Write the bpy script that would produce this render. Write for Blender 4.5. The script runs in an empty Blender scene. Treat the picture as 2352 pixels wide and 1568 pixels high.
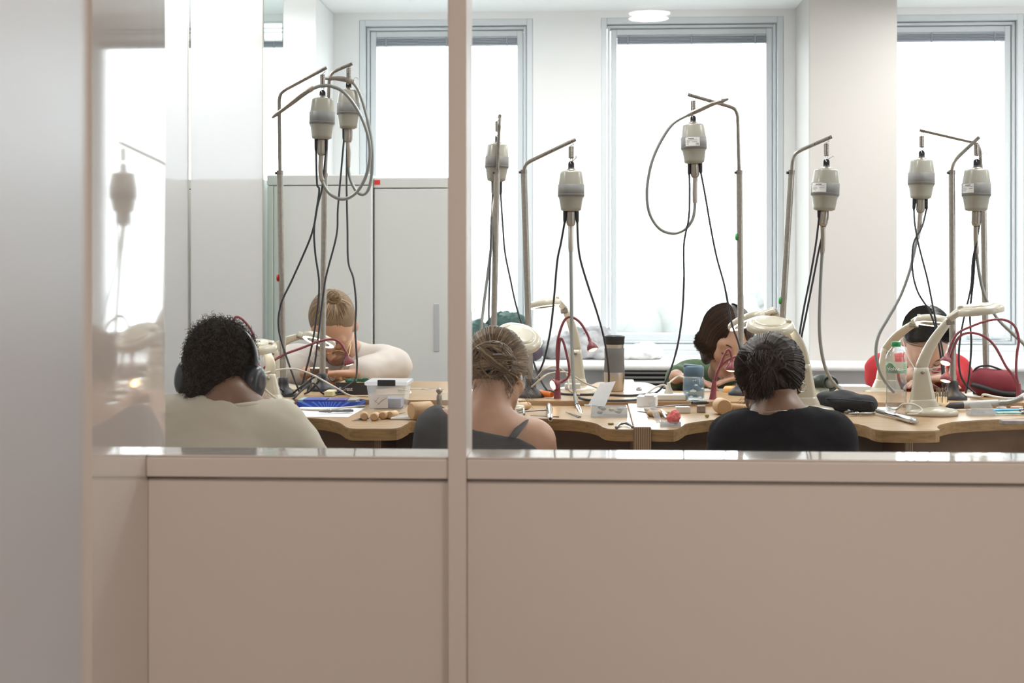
import bpy, bmesh, math, random
import numpy as np
from mathutils import Vector, Matrix, noise
random.seed(7)
SC = bpy.context.scene
COL = SC.collection
# ---------------------------------------------------------------- camera, sky, exposure
HC, FPX, HY, TH = 1.35, 3267.0, 620.0, 0.056
CT, ST = math.cos(TH), math.sin(TH)
cd = bpy.data.cameras.new('camera'); cam = bpy.data.objects.new('camera', cd); COL.objects.link(cam)
cam.location = (0, 0, HC); cam.rotation_euler = (math.pi/2, 0, TH)
cd.sensor_width = 36; cd.lens = FPX*36/2352; cd.shift_y = -(784-HY)/2352; cd.clip_start = 0.05; cd.clip_end = 400
cd.dof.use_dof = True; cd.dof.focus_distance = 4.4; cd.dof.aperture_fstop = 5.0
SC.camera = cam
w = bpy.data.worlds.new('sky'); SC.world = w; w.use_nodes = True
bg = w.node_tree.nodes['Background']; bg.inputs[0].default_value = (0.93, 0.97, 1.0, 1); bg.inputs[1].default_value = 6.5
SC.view_settings.view_transform = 'Standard'; SC.view_settings.look = 'None'
SC.view_settings.exposure = 0.0; SC.view_settings.gamma = 1
def area(name, loc, size, power, col, size_y=None, rot=(0,0,0)):
    l = bpy.data.lights.new(name, 'AREA'); l.energy = power; l.color = col; l.size = size
    if size_y: l.shape = 'RECTANGLE'; l.size_y = size_y
    o = bpy.data.objects.new(name, l); o.location = loc; o.rotation_euler = rot; COL.objects.link(o); return o
ROOM_W = 16.5; CORR_W = 16
for i, (x, y) in enumerate([(-1.7, 4.5), (0.0, 4.5), (1.7, 4.5), (3.3, 4.5), (-1.7, 6.1), (0.0, 6.1), (1.7, 6.1), (3.3, 6.1)]):
    area('room_panel_light', (x, y, 2.60), 0.55, ROOM_W*(.95 if y < 5 else .9), (1, .985, .965))
for x in (-1.7, 0.0, 1.7, 3.3):
    area('ceiling_fill_light', (x, 5.3, 2.38), 0.5, 8, (1, .985, .965), rot=(math.pi, 0, 0))  # added fill aimed up to brighten the ceiling, no fixture hangs here
area('column_light', (1.75, 5.6, 2.60), 0.25, 5, (1, .80, .62))
for i, (x, y) in enumerate([(-0.4, 0.7), (1.1, 0.7), (-0.4, 0.1), (1.6, 0.1)]):
    area('corridor_light', (x, y, 2.56), 0.4, CORR_W, (1, .86, .74))
# ---------------------------------------------------------------- pixel -> place helpers (2352x1568 frame)
def P(px, py, Y):
    u = (px-1176)/FPX; v = (HY-py)/FPX
    dx, dy = u*CT-ST, u*ST+CT
    s = Y/dy
    return Vector((dx*s, Y, HC+v*s))
TZ = 0.91
def T(px, py, z=TZ):           # point on a horizontal plane
    u = (px-1176)/FPX; v = (HY-py)/FPX
    dx, dy = u*CT-ST, u*ST+CT
    s = (z-HC)/v
    return Vector((dx*s, dy*s, z))
def X(px, Y): return P(px, 620, Y).x
def Z(py, Y, px=1176): return P(px, py, Y).z
# ---------------------------------------------------------------- materials
MATS = {}
def mat(name, col, rough=.5, metal=0, spec=.5, noise_amt=0, nscale=20, bump=0, bscale=60, emit=0, ecol=None, trans=0, alpha=1, sheen=0, sss=0, coat=0, stretch=None, col2=None):
    if name in MATS: return MATS[name]
    m = bpy.data.materials.new(name); m.use_nodes = True; N = m.node_tree.nodes; L = m.node_tree.links
    b = N['Principled BSDF']; b.inputs['Base Color'].default_value = (*col, 1); b.inputs['Roughness'].default_value = rough
    b.inputs['Metallic'].default_value = metal; b.inputs['Specular IOR Level'].default_value = spec
    if coat: b.inputs['Coat Weight'].default_value = coat
    if sheen: b.inputs['Sheen Weight'].default_value = sheen
    if sss: b.inputs['Subsurface Weight'].default_value = sss; b.inputs['Subsurface Radius'].default_value = (.02, .008, .004); b.inputs['Subsurface Scale'].default_value = .5
    if emit: b.inputs['Emission Strength'].default_value = emit; b.inputs['Emission Color'].default_value = (*(ecol or col), 1)
    if trans: b.inputs['Transmission Weight'].default_value = trans
    if alpha < 1: b.inputs['Alpha'].default_value = alpha
    tc = N.new('ShaderNodeTexCoord'); mp = N.new('ShaderNodeMapping'); L.new(tc.outputs['Object'], mp.inputs[0])
    if stretch: mp.inputs['Scale'].default_value = stretch
    nz = N.new('ShaderNodeTexNoise'); nz.inputs['Scale'].default_value = nscale; nz.inputs['Detail'].default_value = 5
    L.new(mp.outputs[0], nz.inputs['Vector'])
    if noise_amt or col2:
        r = N.new('ShaderNodeValToRGB'); c2 = col2 or tuple(max(0, c*(1-noise_amt)) for c in col)
        r.color_ramp.elements[0].position = .3; r.color_ramp.elements[1].position = .7
        r.color_ramp.elements[0].color = (*c2, 1); r.color_ramp.elements[1].color = (*col, 1)
        L.new(nz.outputs[0], r.inputs[0]); L.new(r.outputs[0], b.inputs['Base Color'])
    if bump:
        n2 = N.new('ShaderNodeTexNoise'); n2.inputs['Scale'].default_value = bscale; n2.inputs['Detail'].default_value = 4
        L.new(mp.outputs[0], n2.inputs['Vector'])
        bp = N.new('ShaderNodeBump'); bp.inputs['Strength'].default_value = bump; bp.inputs['Distance'].default_value = .004
        L.new(n2.outputs[0], bp.inputs['Height']); L.new(bp.outputs[0], b.inputs['Normal'])
    MATS[name] = m; return m
def thin_glass(name, tint=(1, 1, 1), rough=0.0, ior=1.45, boost=1.0):
    if name in MATS: return MATS[name]
    m = bpy.data.materials.new(name); m.use_nodes = True; N = m.node_tree.nodes; L = m.node_tree.links
    N.clear(); out = N.new('ShaderNodeOutputMaterial'); t = N.new('ShaderNodeBsdfTransparent'); t.inputs[0].default_value = (*tint, 1)
    g = N.new('ShaderNodeBsdfGlossy'); g.inputs['Roughness'].default_value = rough
    f = N.new('ShaderNodeFresnel'); mx = N.new('ShaderNodeMixShader')   # the same reflection on both faces of a thin sheet
    gi = N.new('ShaderNodeNewGeometry'); ma = N.new('ShaderNodeMath'); ma.operation = 'MULTIPLY_ADD'; ma.inputs[1].default_value = 1/ior-ior; ma.inputs[2].default_value = ior; L.new(gi.outputs['Backfacing'], ma.inputs[0]); L.new(ma.outputs[0], f.inputs[0])
    mu = N.new('ShaderNodeMath'); mu.operation = 'MULTIPLY'; mu.inputs[1].default_value = boost; mu.use_clamp = True
    L.new(f.outputs[0], mu.inputs[0]); L.new(mu.outputs[0], mx.inputs[0]); L.new(t.outputs[0], mx.inputs[1]); L.new(g.outputs[0], mx.inputs[2]); L.new(mx.outputs[0], out.inputs[0])
    MATS[name] = m; return m
def clear_plastic(name, tint, white=.25, wcol=(.9, .92, .95)):   # cloudy clear plastic: transparent + diffuse + gloss
    if name in MATS: return MATS[name]
    m = thin_glass(name, tint, .08, 1.5, 1.3); N = m.node_tree.nodes; L = m.node_tree.links
    out = [n for n in N if n.type == 'OUTPUT_MATERIAL'][0]; src = out.inputs[0].links[0].from_socket
    d = N.new('ShaderNodeBsdfDiffuse'); d.inputs[0].default_value = (*wcol, 1); tl = N.new('ShaderNodeBsdfTranslucent'); tl.inputs[0].default_value = (*wcol, 1)
    a = N.new('ShaderNodeMixShader'); L.new(d.outputs[0], a.inputs[1]); L.new(tl.outputs[0], a.inputs[2])
    mx = N.new('ShaderNodeMixShader'); mx.inputs[0].default_value = white; L.new(src, mx.inputs[1]); L.new(a.outputs[0], mx.inputs[2]); L.new(mx.outputs[0], out.inputs[0])
    return m
def wood(name, c1, c2, rough=.45, scale=3.0, stretch=(1, 8, 8), bump=.05, dist=2.5):
    if name in MATS: return MATS[name]
    m = mat(name, c1, rough, col2=c2, nscale=scale*3, stretch=stretch, bump=bump, bscale=scale*8); return m
def plies(name, c1, c2, axis=2, freq=700.0):   # plywood edge: thin layers
    if name in MATS: return MATS[name]
    m = bpy.data.materials.new(name); m.use_nodes = True; N = m.node_tree.nodes; L = m.node_tree.links; b = N['Principled BSDF']
    tc = N.new('ShaderNodeTexCoord'); wv = N.new('ShaderNodeTexWave'); wv.bands_direction = 'XYZ'[axis]; wv.inputs['Scale'].default_value = freq; wv.inputs['Distortion'].default_value = .6
    r = N.new('ShaderNodeValToRGB'); r.color_ramp.elements[0].color = (*c1, 1); r.color_ramp.elements[1].color = (*c2, 1)
    L.new(tc.outputs['Object'], wv.inputs[0]); L.new(wv.outputs[0], r.inputs[0]); L.new(r.outputs[0], b.inputs['Base Color']); b.inputs['Roughness'].default_value = .5
    MATS[name] = m; return m
def hair_mat(name, cols, rough=.45):
    if name in MATS: return MATS[name]
    m = bpy.data.materials.new(name); m.use_nodes = True; N = m.node_tree.nodes; L = m.node_tree.links; b = N['Principled BSDF']
    g = N.new('ShaderNodeNewGeometry'); r = N.new('ShaderNodeValToRGB')
    while len(r.color_ramp.elements) < len(cols): r.color_ramp.elements.new(.5)
    for i, c in enumerate(cols):
        r.color_ramp.elements[i].position = i/(len(cols)-1); r.color_ramp.elements[i].color = (*c, 1)
    L.new(g.outputs['Random Per Island'], r.inputs[0]); L.new(r.outputs[0], b.inputs['Base Color']); b.inputs['Roughness'].default_value = rough
    b.inputs['Specular IOR Level'].default_value = .4
    MATS[name] = m; return m
# ---------------------------------------------------------------- mesh building (everything in world coordinates)
class MB:
    def __init__(s): s.v = []; s.f = []; s.sm = []
    def add(s, v, f, smooth=False):
        o = len(s.v); s.v += [tuple(p) for p in v]; s.f += [tuple(i+o for i in q) for q in f]; s.sm += [smooth]*len(f); return s
    def box(s, a, b, M=None):
        x0, y0, z0 = a; x1, y1, z1 = b
        v = [Vector(p) for p in ((x0,y0,z0),(x1,y0,z0),(x1,y1,z0),(x0,y1,z0),(x0,y0,z1),(x1,y0,z1),(x1,y1,z1),(x0,y1,z1))]
        if M is not None: v = [M @ p for p in v]
        return s.add(v, [(3,2,1,0),(4,5,6,7),(0,1,5,4),(1,2,6,5),(2,3,7,6),(3,0,4,7)])
    def rbox(s, a, b, r=.004, seg=2, M=None):
        bm = bmesh.new(); bmesh.ops.create_cube(bm, size=1)
        c = [(a[i]+b[i])/2 for i in range(3)]; d = [abs(b[i]-a[i]) for i in range(3)]
        for v in bm.verts: v.co = Vector((v.co.x*d[0]+c[0], v.co.y*d[1]+c[1], v.co.z*d[2]+c[2]))
        bmesh.ops.bevel(bm, geom=bm.edges[:], offset=min(r, min(d)*.45), segments=seg, affect='EDGES', profile=.5)
        v = [(M @ q.co) if M is not None else q.co.copy() for q in bm.verts]; f = [[x.index for x in q.verts] for q in bm.faces]
        ar = [q.calc_area() for q in bm.faces]; big = sorted(range(len(ar)), key=lambda i: -ar[i])[:6]; bm.free()
        s.add(v, f, True)
        for i in big: s.sm[len(s.sm)-len(f)+i] = False
        return s
    def tube(s, pts, r, n=8, cap=True, closed=False, flat=None):
        pts = [Vector(p) for p in pts]; m = len(pts); rs = r if isinstance(r, (list, tuple)) else [r]*m
        t0 = (pts[1]-pts[0]).normalized(); up = Vector((0,0,1)) if abs(t0.z) < .9 else Vector((1,0,0))
        nx = t0.cross(up).normalized(); V = []; F = []
        for i, p in enumerate(pts):
            if closed: t = (pts[(i+1) % m]-pts[i-1]).normalized()
            else: t = (pts[min(i+1, m-1)]-pts[max(i-1, 0)]).normalized()
            nx = (nx-t*nx.dot(t)); nx = nx.normalized() if nx.length > 1e-6 else t.orthogonal().normalized(); ny = t.cross(nx)
            for k in range(n):
                a = 2*math.pi*k/n; V.append(p+(nx*math.cos(a)+ny*math.sin(a)*(flat or 1))*rs[i])
        for i in range(m if closed else m-1):
            j = (i+1) % m
            for k in range(n): F.append((i*n+k, i*n+(k+1) % n, j*n+(k+1) % n, j*n+k))
        s.add(V, F, n > 4)
        if cap and not closed:
            s.add(V[:n], [tuple(range(n-1, -1, -1))]); s.add(V[-n:], [tuple(range(n))])
        return s
    def lathe(s, prof, M=None, n=24, sx=1, sy=1, power=2.0, cap=True):   # prof: (r, z); M places it; power>2 squares the section
        V = []; F = []
        for r, z in prof:
            for k in range(n):
                a = 2*math.pi*k/n; c, q = math.cos(a), math.sin(a)
                if power != 2:
                    e = 2/power; c = math.copysign(abs(c)**e, c); q = math.copysign(abs(q)**e, q)
                V.append(Vector((r*c*sx, r*q*sy, z)))
        if M is not None: V = [M @ p for p in V]
        m = len(prof)
        for i in range(m-1):
            for k in range(n): F.append((i*n+k, i*n+(k+1) % n, (i+1)*n+(k+1) % n, (i+1)*n+k))
        s.add(V, F, True)
        if cap:
            if prof[0][0] > 1e-5: s.add(V[:n], [tuple(range(n-1, -1, -1))])
            if prof[-1][0] > 1e-5: s.add(V[-n:], [tuple(range(n))])
        return s
    def prism(s, pts, z0, z1, M=None):      # pts: CCW outline in xy
        n = len(pts); V = [Vector((p[0], p[1], z0)) for p in pts]+[Vector((p[0], p[1], z1)) for p in pts]
        if M is not None: V = [M @ p for p in V]
        s.add(V, [tuple(range(n-1, -1, -1)), tuple(range(n, 2*n))]+[(i, (i+1) % n, (i+1) % n+n, i+n) for i in range(n)]); return s
    def ell(s, c, r, n=16, M=None):
        prof = [(math.cos(a), math.sin(a)) for a in [(-.5+i/ n)*math.pi for i in range(n+1)]]
        prof = [(max(p, 1e-4), z) for p, z in prof]
        c = Vector(c); r = (r, r, r) if not isinstance(r, (tuple, list)) else r
        Q = Matrix.Translation(c) @ (M or Matrix()) @ Matrix.Diagonal((*r, 1))
        return s.lathe(prof, Q, n+4, cap=False)
def empty(name, loc):
    o = bpy.data.objects.new(name, None); COL.objects.link(o); o.location = loc; o.empty_display_size = .05; return o
def wloc(o):
    p = Vector((0, 0, 0))
    while o is not None: p += Vector(o.location); o = o.parent
    return p
def link(name, V, F, m, parent=None, origin=None, smooth=None):
    me = bpy.data.meshes.new(name)
    V = np.asarray([tuple(v) for v in V] if not isinstance(V, np.ndarray) else V, dtype=float)
    if parent is not None: off = wloc(parent); loc = Vector((0, 0, 0))
    else:
        mn, mx = V.min(0), V.max(0); off = Vector(origin) if origin is not None else Vector(((mn[0]+mx[0])/2, (mn[1]+mx[1])/2, mn[2])); loc = off
    V = V-np.array(off)
    me.from_pydata(V.tolist(), [], F if isinstance(F, list) else F.tolist())
    if smooth is True: me.polygons.foreach_set('use_smooth', [True]*len(me.polygons))
    elif smooth is not None: me.polygons.foreach_set('use_smooth', smooth)
    me.materials.append(m); me.update()
    o = bpy.data.objects.new(name, me); COL.objects.link(o)
    if parent is not None: o.parent = parent
    o.location = loc; return o
def obj(name, mb, m, parent=None, origin=None, label=None):
    o = link(name, mb.v, mb.f, m, parent, origin, mb.sm)
    if label: o['label'] = label
    return o
def tag(o, label, cat, group=None, kind=None):
    o['label'] = label; o['category'] = cat
    if group: o['group'] = group
    if kind: o['kind'] = kind
    return o
def struct(name, mb, m, parent=None, label=None, cat=None):
    o = obj(name, mb, m, parent)
    if parent is None:
        o['kind'] = 'structure'
        if label: o['label'] = label
        if cat: o['category'] = cat
    return o
def smooth_path(pts, n=8):       # Catmull-Rom
    pts = [Vector(p) for p in pts]; out = []
    for i in range(len(pts)-1):
        p0, p1, p2, p3 = pts[max(i-1, 0)], pts[i], pts[i+1], pts[min(i+2, len(pts)-1)]
        for k in range(n):
            t = k/n; out.append(.5*((2*p1)+(p2-p0)*t+(2*p0-5*p1+4*p2-p3)*t*t+(3*p1-p0-3*p2+p3)*t**3))
    out.append(pts[-1]); return out
def frame(loc, xdir=None, zdir=(0, 0, 1)):    # placement matrix from origin, x direction, z direction
    z = Vector(zdir).normalized(); x = Vector(xdir) if xdir is not None else Vector((1, 0, 0)); x = (x-z*x.dot(z)).normalized(); y = z.cross(x)
    M = Matrix.Identity(4)
    for i in range(3): M[i][0], M[i][1], M[i][2], M[i][3] = x[i], y[i], z[i], loc[i]
    return M
def along(a, b):               # z axis runs from a to b
    d = Vector(b)-Vector(a); x = Vector((1, 0, 0)) if abs(d.normalized().x) < .9 else Vector((0, 1, 0)); return frame(a, x, d)
def text(name, body, size, M, m, parent, depth=.0003):
    c = bpy.data.curves.new(name, 'FONT'); c.body = body; c.size = size; c.extrude = depth; c.align_x = 'CENTER'; c.align_y = 'CENTER'
    t = bpy.data.objects.new(name, c); COL.objects.link(t); dg = bpy.context.evaluated_depsgraph_get()
    me = bpy.data.meshes.new_from_object(t.evaluated_get(dg)); COL.objects.unlink(t); bpy.data.objects.remove(t)
    V = [M @ v.co for v in me.vertices]; F = [tuple(p.vertices) for p in me.polygons]
    if not V: return None
    return link(name, V, F, m, parent)
# ---------------------------------------------------------------- room materials
M_wall = mat('wall_paint', (.86, .87, .87), .6)
M_ceil = mat('ceiling_paint', (.88, .90, .91), .7)
M_colr = mat('column_paint', (.53, .508, .488), .55)
M_part = mat('partition_lacquer', (.66, .60, .56), .42, spec=.4)
M_sillgloss = mat('glossy_sill', (.70, .66, .62), .07, spec=.8, coat=.6)
M_jamb = mat('jamb_gloss', (.62, .57, .535), .045, spec=.8, coat=.5)
M_frame = mat('window_aluminium', (.68, .72, .75), .4, metal=.1)
M_blind = mat('blind_grey', (.33, .36, .41), .6)
M_winglass = thin_glass('window_glass', (.97, .99, .99))
M_partglass = thin_glass('partition_glass', (.985, .99, .988), 0, 1.5, .4)
M_floor = mat('floor_vinyl', (.46, .45, .44), .35, noise_amt=.15, nscale=8)
M_white = mat('white_paint', (.80, .80, .79), .4)
# ---------------------------------------------------------------- structure
XL, XR, YB, YG, CZ = -3.4, 4.6, 7.2, 7.36, 2.66
WIN = [(X(268, YB), X(690, YB)), (X(825, YB), X(1224, YB)), (X(1380, YB), X(1800, YB)), (X(1936, YB), X(2352, YB))]
WT, WB = Z(43, YB), Z(803, YB)
SZ = 0.925  # window sill height
mb = MB(); xs = XL
for a, b in WIN:
    mb.box((xs, YB, 0), (a, YB+.35, CZ)); mb.box((a, YB, 0), (b, YB+.35, WB)); mb.box((a, YB, WT), (b, YB+.35, CZ)); xs = b
mb.box((xs, YB, 0), (XR, YB+.35, CZ)); struct('wall_back', mb, M_wall)
struct('ceiling', MB().box((XL, 2.75, CZ), (XR, YB+.35, CZ+.1)), M_ceil)
struct('floor', MB().box((XL-.1, -3.2, -.1), (XR+.1, YB+.35, 0)), M_floor)
struct('wall_left', MB().box((XL-.1, 2.75, 0), (XL, YB+.35, CZ)), M_wall)
struct('wall_right', MB().box((XR, 2.75, 0), (XR+.1, YB+.35, CZ)), M_wall)
def column(name, p0, p1, Yf, m):
    struct(name, MB().rbox((X(p0, Yf), Yf, 0), (X(p1, Yf), YB, CZ), .006), m)
column('trim_1', 650, 727, 6.75, M_wall)
column('trim_2', 1858, 2061, 6.75, M_colr)
# windows
for i, (a, b) in enumerate(WIN):
    mb = MB(); y = YB+.03
    def ring(x0, x1, z0, z1, t, ya, yb):
        mb.rbox((x0, ya, z0), (x0+t, yb, z1), .002, 1); mb.rbox((x1-t, ya, z0), (x1, yb, z1), .002, 1)
        mb.rbox((x0+t, ya, z1-t), (x1-t, yb, z1), .002, 1); mb.rbox((x0+t, ya, z0), (x1-t, yb, z0+t), .002, 1)
    ring(a+.001, b-.001, WB, WT, .030, y-.03, y+.10)
    ring(a+.034, b-.034, WB+.034, WT-.034, .014, y+.0, y+.10)
    ring(a+.052, b-.052, WB+.052, WT-.052, .030, y+.015, y+.09)
    mb.rbox((a+.001, YB-.012, WB-.04), (b-.001, YB+.02, WB-.001), .004, 1)
    o = struct('window_%d' % (i+1), mb, M_frame)
    g = struct('pane', MB().box((a+.08, y+.05, WB+.08), (b-.08, y+.056, WT-.08)), M_winglass, o)
    bl = MB()
    for k in range(5): bl.rbox((a+.083, y+.004, WT-.088-.008*k-.006), (b-.083, y+.044, WT-.088-.008*k), .001, 1)
    for q in (.15, .5, .85): xx = a+(b-a)*q; bl.tube([(xx, y+.002, WT-.083), (xx, y+.002, WT-.133)], .004, 6)
    struct('blind_slats', bl, M_blind, o)
    lk = MB(); xc = a+(b-a)*.85
    lk.rbox((xc-.13, y-.004, WB+.058), (xc+.03, y+.014, WB+.078), .003); lk.rbox((xc-.02, y-.03, WB+.062), (xc+.07, y-.018, WB+.074), .004)
    struct('window_handle', lk, mat('handle_grey', (.55, .58, .6), .4), o)
# sill box with convector grille
XS0 = X(1030, 6.5)-.25
mb = MB().rbox((XL+.01, 6.47, SZ-.03), (XR-.01, YB-.001, SZ), .012, 3)
ws = struct('trim_3', mb, M_white)
mb = MB().box((XL+.01, 6.56, .0), (XR-.01, 6.60, SZ-.03)); struct('trim_4', mb, mat('convector_casing', (.55, .56, .57), .5))
gr = MB()
x0, x1 = X(1398, 6.5), X(1590, 6.5)
for k in range(11): gr.box((x0, 6.535, SZ-.05-.021*k), (x1, 6.565, SZ-.041-.021*k))
gr2 = MB().box((x0-.005, 6.552, SZ-.29), (x1+.005, 6.558, SZ-.036))
g0 = empty('convector_grille', ((x0+x1)/2, 6.55, SZ-.29)); tag(g0, 'grey slotted heater grille under the window sill behind the tables', 'grille')
obj('grille_backing', gr2, mat('grille_dark', (.02, .02, .025), .7), g0); obj('slats', gr, mat('grille_grey', (.42, .43, .44), .5), g0)
# partition between corridor and workshop
PY = 2.60; SILL = Z(1055, PY, 1100)
PX0 = X(335, PY); PXR = XR
MX0, MX1 = X(1029, PY), X(1071.5, PY)
for (a, b, nm) in ((PX0, MX0, 'wall_front'), (MX1, PXR, 'wall_front_right')):
    mb = MB().rbox((a, PY+.012, 0), (b, PY+.11, SILL-.04), .002, 1); struct(nm, mb, M_part)
    mb = MB().rbox((a, PY, SILL-.037), (b, PY+.12, SILL), .003, 2); struct('trim_%d' % (5 if a == PX0 else 6), mb, M_part)
    mb = MB().rbox((a, PY+.002, SILL+.0002), (b, PY+.118, SILL+.004), .0015, 1); struct('trim_%d' % (7 if a == PX0 else 8), mb, M_sillgloss)
    mb = MB().rbox((a, PY, 2.42), (b, PY+.12, 2.66), .003, 2); struct('trim_%d' % (9 if a == PX0 else 10), mb, M_part)
    for k, yy in enumerate((PY+.025, PY+.095)):
        struct('window_%d' % ((5 if a == PX0 else 7)+k), MB().box((a-(.01 if a == PX0 else -.0), yy, SILL-.01), (b+(.01 if a == PX0 else 0), yy+.006, 2.43)), M_partglass)
struct('trim_11', MB().rbox((MX0, PY-.006, 0), (MX1, PY+.125, 2.66), .003, 2), M_part)
struct('wall_side', MB().box((XL-.1, PY, 0), (PX0-.121, PY+.12, CZ)), M_part)
struct('trim_12', MB().rbox((PX0-.12, 2.315, 0), (PX0, PY+.12, 2.6), .0005, 1), M_jamb)
struct('wall_corridor', MB().box((-1.9, 2.2, 0), (PX0-.121, PY-.001, 2.6)), M_part)
# corridor shell
struct('wall_corridor_left', MB().box((-2.0, -3.2, 0), (-1.9, PY, 2.6)), M_part)
struct('wall_corridor_right', MB().box((3.2, -3.2, 0), (3.3, PY-.001, 2.6)), M_part)
struct('wall_corridor_back', MB().box((-2.0, -3.2, 0), (3.3, -3.1, 2.6)), mat('corridor_wall_darkened', (.12, .12, .13), .7))  # unseen wall, colour darkened so the glazing reflects less haze
struct('ceiling_corridor', MB().box((-2.0, -3.2, 2.6), (3.3, PY, 2.7)), M_part)
# open door leaf close to the camera at the left
A = P(193, 620, 1.10); B = P(0, 620, .60); dr = (A-B); dr.z = 0; dr.normalize(); nrm = Vector((dr.y, -dr.x, 0))
if nrm.x < 0: nrm = -nrm
M_door = mat('door_lacquer', (.385, .38, .40), .4, spec=.2)
Bn = A-dr*.80
M_l = frame((Bn.x, Bn.y, 0), dr)
dl = struct('door_1', MB().rbox((0, 0, .01), (.80, .044, 2.1), .004, 2, M_l), M_door)
if True:
    struct('edge_lipping', MB().rbox((.8005, .0, .01), (.81, .044, 2.1), .003, 2, M_l), mat('door_edge', (.60, .45, .38), .4), dl)
# round corridor downlight, whose double reflection shows in the glazing
def downlight(x, y, strength):
    e = empty('corridor_downlight', (x, y, 2.585)); tag(e, 'round white ceiling downlight glowing in the corridor', 'ceiling light', 'corridor downlights')
    obj('rim', MB().lathe([(.10, 2.597), (.112, 2.597), (.112, 2.585), (.10, 2.583)], Matrix.Translation((x, y, 0)), 32, cap=False), M_white, e)
    obj('diffuser', MB().lathe([(.099, 2.592), (.0985, 2.586)], Matrix.Translation((x, y, 0)), 32), mat('downlight_glow', (1, .95, .9), .5, emit=strength), e)
tgt = P(1490, 36, 7.0)
downlight(tgt.x, 2*2.648-7.0*(2.585-HC)/(2.60-HC), 60)
# left: frosted glass screens
def frosted():
    m = bpy.data.materials.new('frosted_film'); m.use_nodes = True; N = m.node_tree.nodes; L = m.node_tree.links; N.clear()
    out = N.new('ShaderNodeOutputMaterial'); rf = N.new('ShaderNodeBsdfRefraction'); rf.inputs['Roughness'].default_value = .34; rf.inputs['IOR'].default_value = 1.12; rf.inputs[0].default_value = (.74, .76, .79, 1)
    df = N.new('ShaderNodeBsdfDiffuse'); df.inputs[0].default_value = (.88, .865, .85, 1); tl = N.new('ShaderNodeBsdfTranslucent'); tl.inputs[0].default_value = (.92, .91, .90, 1)
    a = N.new('ShaderNodeMixShader'); a.inputs[0].default_value = .22; L.new(df.outputs[0], a.inputs[1]); L.new(tl.outputs[0], a.inputs[2])
    b = N.new('ShaderNodeMixShader'); b.inputs[0].default_value = .26; L.new(a.outputs[0], b.inputs[1]); L.new(rf.outputs[0], b.inputs[2]); L.new(b.outputs[0], out.inputs[0]); return m
M_frost = frosted(); YF = 5.95
for k, (a, b) in enumerate(((-40, 431.5), (438.5, 603))):
    fs = empty('frosted_screen', (X((a+b)/2, YF), YF, 0))
    tag(fs, ['wide frosted white glass screen at the far left, left of the thin slit', 'frosted white glass screen between the thin slit and the grey cupboard'][k], 'glass screen', 'frosted glass screens')
    obj('glass_panel', MB().box((X(a, YF), YF, .02), (X(b, YF), YF+.010, 2.655)), M_frost, fs)
    obj('edge_trim', MB().box((X(b, YF)-.0005, YF-.002, .02), (X(b, YF)+.002, YF+.012, 2.655)), mat('screen_edge', (.50, .47, .40), .3), fs)
    obj('floor_rail', MB().rbox((X(a, YF), YF-.02, 0), (X(b, YF), YF+.03, .03), .003), M_frame, fs)
cg = empty('clear_screen', (X(626, YF), YF, 0)); tag(cg, 'narrow clear greenish glass screen left of the thick white column', 'glass screen')
obj('glass_panel', MB().box((X(606, YF), YF, .02), (X(648, YF), YF+.010, 2.655)), thin_glass('green_glass', (.95, .98, .965)), cg)
obj('floor_rail', MB().rbox((X(606, YF), YF-.02, 0), (X(648, YF), YF+.03, .03), .003), M_frame, cg)
# grey cupboards
def cupboard(x0, x1, Y, top, lab, handle, tagred=False):
    e = empty('storage_cupboard', ((x0+x1)/2, Y+.2, 0)); tag(e, lab, 'cupboard', 'grey storage cupboards')
    m = mat('cupboard_grey', (.62, .635, .62), .45); m2 = mat('cupboard_side', (.60, .63, .60), .5)
    obj('carcass', MB().rbox((x0, Y+.02, 0), (x1, Y+.42, top), .004), m, e)
    obj('plinth_rail', MB().rbox((x0, Y, top-.045), (x1, Y+.019, top-.002), .003), m, e)
    d = obj('door', MB().rbox((x0+(.003 if tagred else .03), Y, .06), (x1-.001, Y+.018, top-.049), .003), m, e)
    if not tagred: obj('side_strip', MB().rbox((x0+.001, Y-.002, .06), (x0+.028, Y+.018, top-.049), .003), m if tagred else m2, e)
    if handle:
        hx = x1-.055; z1, z0 = Z(697, Y, 995), Z(807, Y, 995)
        obj('recessed_handle', MB().rbox((hx-.012, Y-.003, z0), (hx+.012, Y+.001, z1), .002), mat('handle_recess', (.44, .46, .47), .5), d)
    if tagred:
        xx = X(864, Y-.001)
        t = obj('warning_sticker', MB().box((max(xx-.015, x0+.003), Y-.002, Z(423, Y)), (xx+.017, Y-.0005, Z(412, Y))), mat('sticker_red', (.62, .03, .03), .5), d)
    return e
ctop = Z(399, 5.9)
cupboard(X(613, 6.0), X(855, 6.0)-.002, 6.0, Z(399, 6.0), 'grey metal storage cupboard behind the person with the blond topknot', False)
cupboard(X(855, 6.0)+.001, X(1032, 6.03), 6.03, Z(406, 6.03), 'pale grey cupboard with recessed vertical handle and a red sticker, beside the upright post', True, True)
cupboard(X(200, 6.2), X(600, 6.2), 6.2, Z(408, 6.2), 'grey cupboard mostly hidden behind the frosted glass screens', False)
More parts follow.
